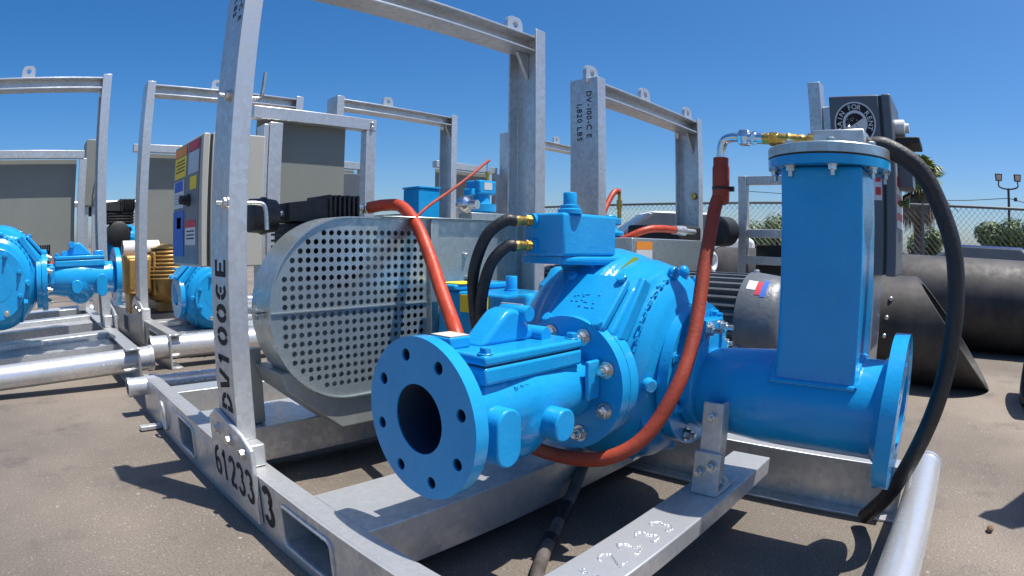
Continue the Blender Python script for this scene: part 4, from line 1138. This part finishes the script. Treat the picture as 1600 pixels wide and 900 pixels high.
part('stem', M().lathe((2.99, 3.02, 1.03), (0, 0, 1), [(0, 0.014), (0.05, 0.014), (0.052, 0.018), (0.075, 0.018), (0.076, 0.012)], 14), 'brass', ac)
part('stem_tip', M().lathe((2.99, 3.02, 1.106), (0, 0, 1), [(0, 0.012), (0.06, 0.012), (0.062, 0.008), (0.085, 0.008)], 14), 'chrome', ac)
ho = part('thin_hose', M().tube([V(2.985, 3.0, 1.185), V(2.88, 2.96, 1.135), V(2.72, 2.90, 1.05), V(2.5, 2.84, 0.935), V(2.28, 2.80, 0.82), V(2.16, 2.78, 0.74)], 0.0095, 12, 8), 'rust_hose')
tag(ho, 'thin dark red hose rising to the blue actuator', 'hose')
fx = thing('pipe_fitting_rack', 'row of steel and brass pipe fittings just above the belt guard', 'fitting', (2.8, 2.9, 0.172))
part('fitting', M().lathe((2.62, 2.9, 0.845), (0.2, -1, 0), [(0, 0.045), (0.02, 0.055), (0.06, 0.055), (0.08, 0.03), (0.14, 0.03)], 24), 'chrome', fx)
part('manifold', M().box(2.68, 3.02, 2.85, 2.98, 0.70, 0.80), 'guard_sheet', fx, 0.006)
part('brass_pipe', M().lathe((2.96, 2.90, 0.765), (1, -0.06, 0), [(0, 0.026), (0.05, 0.026), (0.052, 0.032), (0.09, 0.032), (0.092, 0.024), (0.16, 0.024), (0.165, 0.030), (0.25, 0.030)], 16), 'brass', fx)
part('pedestal', M().box(2.76, 2.92, 2.87, 2.96, 0.173, 0.6995), 'guard_sheet', fx)

# unit E: belt guard box, compressor, sticker, hoses, panel frame
eg = thing('belt_guard', 'grey box belt guard with orange warning sticker behind the pump', 'guard', (2.25, 1.24, 0))
part('guard_box', M().box(1.96, 2.62, 1.20, 1.295, 0.20, 0.628), 'guard_sheet', eg, 0.004)
part('white_label', M().box(1.99, 2.115, 1.1985, 1.1995, 0.48, 0.582), 'white_print', eg)
part('orange_label', M().box(1.99, 2.115, 1.1985, 1.1995, 0.583, 0.614), 'orange_print', eg)
part('pictogram', M().prism([V(2.06, 1.1978, 0.484), V(2.11, 1.1978, 0.484), V(2.11, 1.1978, 0.535), V(2.09, 1.1978, 0.543), V(2.075, 1.1978, 0.522), V(2.06, 1.1978, 0.516)], (0, 0.0005, 0)), 'stencil_black', eg)
part('foot', M().box(2.0, 2.5, 1.21, 1.28, 0.0005, 0.1995), 'galvanised', eg)
ec = thing('air_compressor', 'black boxy compressor with round filter right of the grey belt guard', 'compressor', (2.35, 1.2, 0.138))
part('block', M().box(2.56, 2.80, 1.297, 1.60, 0.40, 0.70), 'black_iron', ec, 0.015, 3)
part('air_filter', M().lathe((2.76, 1.20, 0.68), (1, -0.1, 0), [(0, 0.06), (0.01, 0.075), (0.12, 0.075), (0.14, 0.05)], 32), 'black_rubber', ec)
part('crankcase', M().box(2.60, 2.78, 1.34, 1.55, 0.0005, 0.3995), 'black_iron', ec, 0.01)
hh = thing('air_hose', 'orange hose with silver end crossing the grey guard box', 'hose', (2.3, 1.25, 0.65))
part('hose_body', M().tube([V(2.10, 1.38, 0.60), V(2.18, 1.28, 0.660), V(2.27, 1.25, 0.672), V(2.42, 1.26, 0.672)], 0.016, 14, 8), 'orange_hose', hh)
part('hose_end', M().lathe((2.42, 1.26, 0.672), (1, 0.05, -0.01), [(0, 0.021), (0.06, 0.019), (0.062, 0.023), (0.11, 0.023), (0.112, 0.013), (0.24, 0.013)], 16), 'galvanised_shiny', hh)
ea = thing('air_actuator', 'little blue star-shaped actuator behind the grey guard box', 'actuator', (2.75, 1.9, 0))
m = M().lathe((2.72, 1.82, 0.0), (0, 0, 1), [(0, 0.05), (0.60, 0.05), (0.64, 0.085), (0.67, 0.085), (0.68, 0.05), (0.76, 0.045)], 20).box(2.66, 2.78, 1.77, 1.87, 0.705, 0.745)
part('body', m, 'pump_blue', ea, 0.008)
part('stem', M().lathe((2.80, 1.80, 0.745), (0, 0, 1), [(0, 0.012), (0.05, 0.012), (0.052, 0.016), (0.10, 0.016), (0.102, 0.010), (0.16, 0.010)], 12), 'brass', ea)
e2 = part('thin_hose', M().tube([V(2.79, 1.80, 0.895), V(2.74, 1.80, 0.88), V(2.66, 1.80, 0.79), V(2.55, 1.78, 0.65)], 0.016, 12, 8), 'orange_hose')
tag(e2, 'thin orange hose leaning up to the little blue actuator', 'hose')
ef = thing('ladder_frame', 'grey ladder-like galvanised frame left of the blue column', 'frame', (3.0, 1.0, 0))
for y in (1.125, 0.72):
    part('upright', M().box(3.0, 3.05, y, y + 0.047, 0.0005, 0.978), 'galvanised', ef, 0.003)
for z in (0.933, 0.655, 0.515):
    part('rung', M().box(3.004, 3.046, 0.7675, 1.1245, z, z + 0.044), 'galvanised', ef, 0.003)
part('dark_box', M().box(3.06, 3.3, 0.70, 1.09, 0.30, 0.62), 'black_iron', ef, 0.006)
part('grey_box', M().box(3.06, 3.34, 0.66, 0.915, 0.60, 0.96), 'cabinet_grey', ef, 0.006)

# ------------------------------------------------------------------ grey cabinet with round emblem, right of the column
FX = 2.36
cf = thing('control_cabinet', 'dark grey control cabinet with round white lettered emblem behind the blue column', 'cabinet', (FX + 0.15, 0.4, 0))
part('cabinet_body', M().box(FX, FX + 0.30, 0.292, 0.505, 0.516, 1.212), 'cabinet_grey', cf, 0.006)
part('door_seal', M().box(FX + 0.004, FX + 0.296, 0.281, 0.2915, 0.520, 1.208), 'black_rubber', cf)
dF = part('door', M().box(FX - 0.002, FX + 0.302, 0.240, 0.2805, 0.514, 1.214), 'cabinet_grey', cf, 0.006)
stand = part('stand_post', M().box(FX + 0.03, FX + 0.10, 0.545, 0.60, 0.0005, 1.285), 'galvanised', cf, 0.003)
part('stand_arm', M().box(FX + 0.04, FX + 0.09, 0.506, 0.5445, 1.08, 1.18), 'galvanised', cf, 0.003)
part('stand_arm', M().box(FX + 0.04, FX + 0.09, 0.506, 0.5445, 0.56, 0.64), 'galvanised', cf, 0.003)
part('stand_foot', M().box(FX + 0.03, FX + 0.27, 0.33, 0.43, 0.0005, 0.5155), 'galvanised', cf, 0.003)
# emblem: ring with lettering round it and a half dark disc
EC = V(FX - 0.0008, 0.398, 1.098); ER = 0.088
U, W = V(0, -1, 0), V(0, 0, 1)
def disc(r0, r1, a0, a1, th, n=48):
    vs = []; fs = []
    for i in range(n + 1):
        t = math.radians(a0 + (a1 - a0) * i / n)
        for r in (r0, r1): vs.append(EC + U * r * math.cos(t) + W * r * math.sin(t) + V(-th, 0, 0))
    for i in range(n): fs.append([2 * i, 2 * i + 1, 2 * i + 3, 2 * i + 2])
    return M().add(vs, fs)
em = part('emblem', disc(ER * 0.93, ER, 0, 360, 0.0006), 'white_print', cf, flat=True)
part('emblem_band', disc(ER * 0.58, ER * 0.93, 0, 360, 0.0008), 'stencil_black', em, flat=True)
part('emblem_ring', disc(ER * 0.53, ER * 0.60, 0, 360, 0.0012), 'white_print', em, flat=True)
part('emblem_disc', disc(0.0001, ER * 0.53, 0, 360, 0.0010), 'white_print', em, flat=True)
part('emblem_half', disc(0.0001, ER * 0.47, 30, 210, 0.0014), 'stencil_black', em, flat=True)
m = M()
m.prism([EC + V(-0.0018, 0, 0) + U * p[0] + W * p[1] for p in ((-0.0006, 0), (0.0010, 0), (0.0265, -0.0405), (0.0249, -0.0405))], (-0.0003, 0, 0))
part('emblem_line', m, 'stencil_black', em, flat=True)
m = M()
txt = 'RAIN FOR RENT'
for i, chh in enumerate(txt):
    if chh == ' ': continue
    ang = math.radians(198 - i * 216 / (len(txt) - 1))
    vs, fs, wd = glyph(chh)
    rad = U * math.cos(ang) + W * math.sin(ang); tan = U * math.sin(ang) - W * math.cos(ang)
    sc = ER * 0.33
    base = EC + rad * ER * 0.645 + V(-0.0016, 0, 0)
    m.add([base + tan * (p.x - wd / 2) * sc + rad * p.y * sc for p in vs], fs)
part('emblem_lettering', m, 'white_print', em, flat=True)
m = M()
random.seed(2)
for i in range(9):
    a = random.uniform(50, 190); r = random.uniform(0.15, 0.40) * ER
    t = math.radians(a)
    c = EC + U * r * math.cos(t) + W * r * math.sin(t) + V(-0.0018, 0, 0)
    m.add([c + U * 0.003 * math.cos(k) + W * 0.003 * math.sin(k) for k in (0, 2.1, 4.2)], [[0, 1, 2]])
part('emblem_dots', m, 'cream_pad', em, flat=True)['kind'] = 'stuff'
# door details: labels, meters
for nm, x0, x1, z0, z1, mt in (('white_label', 0.02, 0.28, 0.70, 1.02, 'white_print'), ('blue_label', 0.03, 0.20, 0.94, 1.01, 'paleblue_print'), ('red_label', 0.03, 0.25, 0.86, 0.90, 'red_print'), ('red_label', 0.03, 0.25, 0.79, 0.83, 'red_print'), ('red_label', 0.03, 0.25, 0.73, 0.76, 'red_print')):
    part(nm, M().box(FX + x0, FX + x1, 0.2385 - (0.0008 if nm != 'white_label' else 0), 0.2393 - (0.0006 if nm != 'white_label' else 0), z0, z1), mt, dF)
part('meter_box', M().box(FX + 0.10, FX + 0.26, 0.175, 0.2383, 0.86, 1.0), 'cabinet_grey', dF, 0.004)
part('switch_housing', M().lathe((FX + 0.12, 0.24, 1.10), (0, -1, 0), [(0, 0.035), (0.04, 0.035), (0.045, 0.02), (0.06, 0.02)], 20), 'white_paint', dF)
part('sun_hood', M().box(FX + 0.06, FX + 0.28, 0.135, 0.2383, 1.03, 1.055), 'black_iron', dF, 0.004)
part('push_button', M().lathe((FX + 0.14, 0.24, 0.80), (0, -1, 0), [(0, 0.012), (0.03, 0.012), (0.03, 0.02), (0.045, 0.02)], 16), 'leaf_green', dF)
for z in (0.95, 0.90, 0.85):
    part('red_label', M().box(FX - 0.0012, FX - 0.0004, 0.302, 0.325, z - 0.03, z), 'red_print' , cf)
part('white_label', M().box(FX - 0.0008, FX - 0.0002, 0.298, 0.345, 0.80, 0.965), 'white_print', cf)
# ------------------------------------------------------------------ black plastic pipes on the right
def mitre(label, cx, r, ybase, ycut_top, ycut_bot, wall=0.03, bolts=True):
    """pipe lying along Y with its near end cut on the slant"""
    root = thing('black_pipe', label, 'pipe', (cx, (ybase + ycut_bot) / 2, 0), 'black plastic pipes')
    n = 64; vs = []; fs = []
    for rr in (r, r - wall):
        for e in (0, 1):
            for k in range(n):
                t = 2 * PI * k / n
                z = r + rr * math.sin(t); x = cx + rr * math.cos(t)
                f = (z) / (2 * r)
                y = ybase if e == 0 else ycut_bot + (ycut_top - ycut_bot) * f
                vs.append(V(x, y, z))
    for a, b in ((0, 1), (1, 3), (3, 2), (2, 0)):
        for k in range(n): fs.append([a * n + k, a * n + (k + 1) % n, b * n + (k + 1) % n, b * n + k])
    part('pipe_wall', M().add(vs, fs), 'hdpe_black', root)
    return root
p1 = mitre('black plastic pipe stub with a slanted cut end beside the blue flange', 2.985, 0.25, 0.62, 0.19, -0.25)
for z, y in ((0.40, 0.30), (0.32, 0.31), (0.24, 0.315)):
    part('bolt', M().sphere((2.985 - math.sqrt(max(0, 0.25 ** 2 - (z - 0.25) ** 2)) - 0.002, y, z), 0.012, 10), 'zinc_bolt', p1)
bigp = thing('black_pipe', 'long fat black plastic pipe lying in front of the fence', 'pipe', (4.25, -1.0, 0), 'black plastic pipes')
m = M().lathe((4.25, -4.6, 0.302), (0.0, 1, 0), [(0, 0.26), (0, 0.30), (6.4, 0.30), (6.4, 0.26), (0, 0.26)], 64, False)
part('pipe_wall', m, 'hdpe_black', bigp)
part('weld_ring', M().lathe((4.25, -0.62, 0.302), (0, 1, 0), [(-0.02, 0.3), (-0.012, 0.309), (0.012, 0.309), (0.02, 0.3)], 64, False), 'hdpe_black', bigp)
bp2 = mitre('black plastic pipe stub at the right edge of the photo', 2.75, 0.25, -1.6, -0.47, -0.40)
st_ = part('stone', M().sphere((0, 0, 0), 0.011, 9, (1.2, 0.9, 0.8)), 'stone_brown', at=(0, 0, 0))
st_.location = (1.365, -0.195, 0.008); tag(st_, 'small brown stone on the asphalt by the right edge', 'stone')

# ------------------------------------------------------------------ chain-link fence
fe = thing('chain_link_fence', 'chain-link fence with steel top rail behind the black pipe', 'fence', (15, 4, 0))
FXX = 15.0; FH = 1.78
Y0, Y1 = -9.0, 26.0
part('top_rail', M().cyl((FXX, Y0, FH), (FXX, Y1, FH), 0.035, n=10), 'fence_steel', fe)
ys = [-8.5, -5.4, -2.3, 0.82, 3.9, 7.0, 10.2, 13.2, 16.4, 19.4, 22.4, 25.4]
for y in ys:
    part('fence_post', M().cyl((FXX, y, 0), (FXX, y, FH + 0.03), 0.036, n=10), 'fence_steel', fe)
m = M(); pit = 0.15; wd = 0.0045
hh_ = FH - 0.05
def wire(a, b):
    u, w, t = frame_of(b - a)
    k = len(m.v)
    for p in (a, b):
        for q in range(3):
            g_ = 2 * PI * q / 3
            m.v.append(p + (u * math.cos(g_) + w * math.sin(g_)) * wd)
    for q in range(3): m.f.append([k + q, k + (q + 1) % 3, k + 3 + (q + 1) % 3, k + 3 + q])
y = Y0 - hh_
while y < Y1:
    for s_ in (1, -1):
        a = V(FXX + 0.006 * s_, y if s_ > 0 else y + hh_, 0.03); b = V(FXX + 0.006 * s_, y + hh_ if s_ > 0 else y, 0.03 + hh_)
        wire(a, b)
    y += pit
o = part('wire_mesh', m, 'fence_steel', fe); o['kind'] = 'stuff'

# ------------------------------------------------------------------ shrubs, palm
def shrub(label, c, rx, ry, h, n, seed, group='shrubs behind the fence', leafsize=0.06, name='shrub'):
    rnd = random.Random(seed)
    root = thing(name, label, 'shrub', (c[0], c[1], 0), group)
    m = M()
    lob = [(rnd.uniform(-0.55, 0.55), rnd.uniform(-0.55, 0.55), rnd.uniform(0.35, 0.75), rnd.uniform(0.30, 0.5)) for _ in range(11)]
    for i in range(n):
        lx, ly, lz, lr = rnd.choice(lob)
        d_ = Vector((rnd.gauss(0, 1), rnd.gauss(0, 1), rnd.gauss(0, 1))).normalized() * (rnd.random() ** 0.35)
        p = V(c[0] + (lx + d_.x * lr) * rx, c[1] + (ly + d_.y * lr) * ry, max(0.03, (lz + d_.z * lr * 0.62) * h))
        nrm = (d_ + Vector((rnd.uniform(-.7, .7), rnd.uniform(-.7, .7), rnd.uniform(-.2, .9)))).normalized()
        u, w, a = frame_of(nrm)
        g_ = rnd.uniform(0, 6.28); u, w = u * math.cos(g_) + w * math.sin(g_), w * math.cos(g_) - u * math.sin(g_)
        L_ = leafsize * rnd.uniform(0.7, 1.4); B_ = L_ * 0.42
        m.add([p - u * L_, p + w * B_ + a * L_ * 0.12, p + u * L_, p - w * B_ + a * L_ * 0.12], [[0, 1, 2, 3]])
    part('foliage', m, 'leaf_green', root, flat=True)
    m = M()
    for i in range(7):
        t = rnd.uniform(0, 6.28); rr = rnd.uniform(0.2, 0.6)
        m.tube([V(c[0], c[1], 0), V(c[0] + rx * rr * 0.4 * math.cos(t), c[1] + ry * rr * 0.4 * math.sin(t), h * 0.35), V(c[0] + rx * rr * math.cos(t), c[1] + ry * rr * math.sin(t), h * 0.7)], lambda s_: 0.04 * (1 - 0.7 * s_), 7, 4)
    part('stem', m, 'trunk_bark', root)
    return root
shrub('big dense green shrub behind the fence at the right edge', (18.6, -2.0), 1.3, 1.7, 1.85, 12000, 1)
shrub('green shrub behind the fence left of the ladder frame', (21.0, 7.6), 0.9, 1.2, 1.75, 4200, 2)
shrub('low green shrub at the foot of the palm', (20.5, 1.05), 0.9, 0.75, 1.55, 4500, 3)
shrub('green shrub seen through the rungs of the ladder frame', (19.0, 6.0), 1.1, 0.9, 1.75, 4500, 4)

pa = thing('palm_tree', 'small fan palm rising behind the grey control cabinet', 'palm', (19.0, 1.16, 0))
px, py, pz_ = 19.0, 1.16, 2.85
part('trunk', M().tube([V(px, py, 0), V(px + 0.03, py, 1.0), V(px, py + 0.02, 2.0), V(px, py, pz_)], lambda t: 0.20 - 0.05 * t, 14, 6), 'trunk_bark', pa)
rnd = random.Random(9)
def frond(dirv, L_, droop, mat, wfan=1.0, nm='frond'):
    m = M()
    a = dirv.normalized(); o_ = V(px, py, pz_)
    end = o_ + a * L_ * 0.5
    side = a.cross(V(0, 0, 1)); side = side.normalized() if side.length > 0.01 else V(1, 0, 0)
    upv = side.cross(a).normalized()
    m.tube([o_, o_ + a * L_ * 0.25, end], 0.014, 5, 2)
    K = 17
    for i in range(K):
        f = -1 + 2 * i / (K - 1)
        g_ = f * 1.25 * wfan
        dd_ = (a * math.cos(g_) + side * math.sin(g_)).normalized()
        l = L_ * 0.55 * (1 - 0.22 * abs(f)) * rnd.uniform(0.85, 1.1)
        p1_ = end + dd_ * l * 0.55 + upv * 0.03
        p2_ = end + dd_ * l + V(0, 0, -droop * l)
        ww = 0.035
        nside = dd_.cross(upv).normalized() * ww
        m.add([end, p1_ + nside, p2_, p1_ - nside], [[0, 1, 2, 3]])
    return part(nm, m, mat, pa, flat=True)
for i in range(70):
    t = rnd.uniform(0, 2 * PI); e_ = rnd.uniform(-0.35, 1.25)
    frond(V(math.cos(t) * math.cos(e_), math.sin(t) * math.cos(e_), math.sin(e_)), rnd.uniform(0.85, 1.15), rnd.uniform(0.1, 0.5), 'palm_green')
for i in range(34):
    t = rnd.uniform(0, 2 * PI); e_ = rnd.uniform(-1.35, -0.75)
    frond(V(math.cos(t) * math.cos(e_), math.sin(t) * math.cos(e_), math.sin(e_)), rnd.uniform(0.8, 1.5), 0.5, 'thatch_brown', 0.6, 'dead_frond')

# ------------------------------------------------------------------ floodlight pole, wires, vehicles
fl_ = thing('floodlight_pole', 'tall dark pole with two floodlights behind the fence at right', 'light pole', (36, -3.6, 0))
part('pole', M().cyl((36, -3.6, 0), (36, -3.6, 4.55), 0.10, 0.08, 12), 'pole_brown', fl_)
part('cross_arm', M().tube([V(36, -2.98, 4.95), V(36, -3.0, 4.62), V(36, -3.6, 4.5), V(36, -4.2, 4.62), V(36, -4.22, 4.95)], 0.045, 8, 4), 'pole_brown', fl_)
for y in (-2.98, -4.22):
    lp = part('lamp_head', M().prism([V(35.85, y - 0.20, 4.92), V(35.85, y + 0.20, 4.92), V(35.75, y + 0.24, 5.32), V(35.75, y - 0.24, 5.32)], (0.35, 0, 0.04)), 'pole_brown', fl_, 0.03)
    part('lamp_glass', M().prism([V(35.835, y - 0.14, 4.98), V(35.835, y + 0.14, 4.98), V(35.745, y + 0.17, 5.26), V(35.745, y - 0.17, 5.26)], (0.004, 0, 0)), 'cream_pad', lp)
part('insulator', M().box(35.9, 36.1, -4.15, -3.95, 3.85, 4.05), 'pole_brown', fl_)
w1 = part('power_line', M().tube([V(36, -3.6, 4.0), V(36, 0, 3.75), V(36, 6, 3.7), V(36, 14, 4.2)], 0.022, 6, 8), 'pole_brown')
tag(w1, 'thin power line running left from the floodlight pole', 'cable')
w3 = part('power_line', M().tube([V(36, -3.6, 4.0), V(36, -6.5, 3.5), V(36, -10, 3.4)], 0.022, 6, 8), 'pole_brown')
tag(w3, 'thin power line running right from the floodlight pole', 'cable')
w2 = part('guy_wire', M().tube([V(17, 1.15, 2.75), V(17, 0.42, 2.2), V(17, -0.15, 1.8)], 0.012, 6, 4), 'pole_brown')
tag(w2, 'slack dark cable slanting down from the palm to the fence', 'cable')

def car(label, loc, rz, mat, L_=4.4, W_=1.75, H_=1.35, group='parked vehicles', hood=0.28, name='parked_car', cat='car'):
    root = thing(name, label, cat, loc, group)
    root.rotation_euler = (0, 0, rz)
    O = Vector(loc)
    def P(x, y, z): return O + V(x, y, z)
    hb = H_ * 0.62
    prof_ = [(-L_ / 2, 0.30), (-L_ / 2, hb * 0.92), (-L_ / 2 + 0.15, hb), (L_ / 2 - 0.5, hb * 0.96), (L_ / 2, hb * 0.72), (L_ / 2, 0.30)]
    part('body', M().prism([P(x, -W_ / 2, z) for x, z in prof_], (0, W_, 0)), mat, root, 0.10, 4)
    x0, x1 = -L_ / 2 + 0.5, L_ / 2 - L_ * hood
    pts = [P(x0, s_ * W_ * 0.46, hb - 0.02) for s_ in (-1, 1)] + [P(x1, s_ * W_ * 0.46, hb - 0.02) for s_ in (-1, 1)] + [P(x0 + 0.45, s_ * W_ * 0.38, H_) for s_ in (-1, 1)] + [P(x1 - 0.75, s_ * W_ * 0.38, H_) for s_ in (-1, 1)]
    part('cabin', M().hull(pts), 'glass_dark', root, 0.06, 3)
    part('roof', M().hull([P(x0 + 0.38, s_ * W_ * 0.39, H_ - 0.05) for s_ in (-1, 1)] + [P(x1 - 0.68, s_ * W_ * 0.39, H_ - 0.05) for s_ in (-1, 1)] + [P(x0 + 0.5, s_ * W_ * 0.34, H_ + 0.03) for s_ in (-1, 1)] + [P(x1 - 0.85, s_ * W_ * 0.34, H_ + 0.03) for s_ in (-1, 1)]), mat, root, 0.03, 3)
    for x in (-L_ * 0.31, L_ * 0.32):
        for s_ in (-1, 1):
            wh = part('wheel', M().lathe(P(x, s_ * (W_ / 2 - 0.2), 0.32), (0, s_, 0), [(0, 0.28), (0.02, 0.32), (0.19, 0.32), (0.215, 0.29), (0.215, 0.2)], 28), 'tyre', root)
            part('rim', M().lathe(P(x, s_ * (W_ / 2 + 0.005), 0.32), (0, s_, 0), [(0, 0.19), (0.012, 0.19), (0.014, 0.16), (0.004, 0.03)], 24), 'chrome', wh)
    for s_ in (-1, 1):
        part('headlight', M().box(*[v for pr in zip(P(L_ / 2 - 0.02, s_ * W_ * 0.36 - 0.15, hb * 0.60), P(L_ / 2 + 0.012, s_ * W_ * 0.36 + 0.15, hb * 0.72)) for v in pr]), 'chrome', root, 0.01)
    return root
car('dark blue car roof showing just above the fat black pipe', (12.2, -0.35, 0), 1.45, 'car_blue', H_=0.80 + 0.0, L_=4.3)
car('white van showing its roof behind the chamber box', (12.6, 7.1, 0), 2.35, 'white_paint', H_=1.36, L_=4.6, W_=1.8, name='white_van', cat='van')
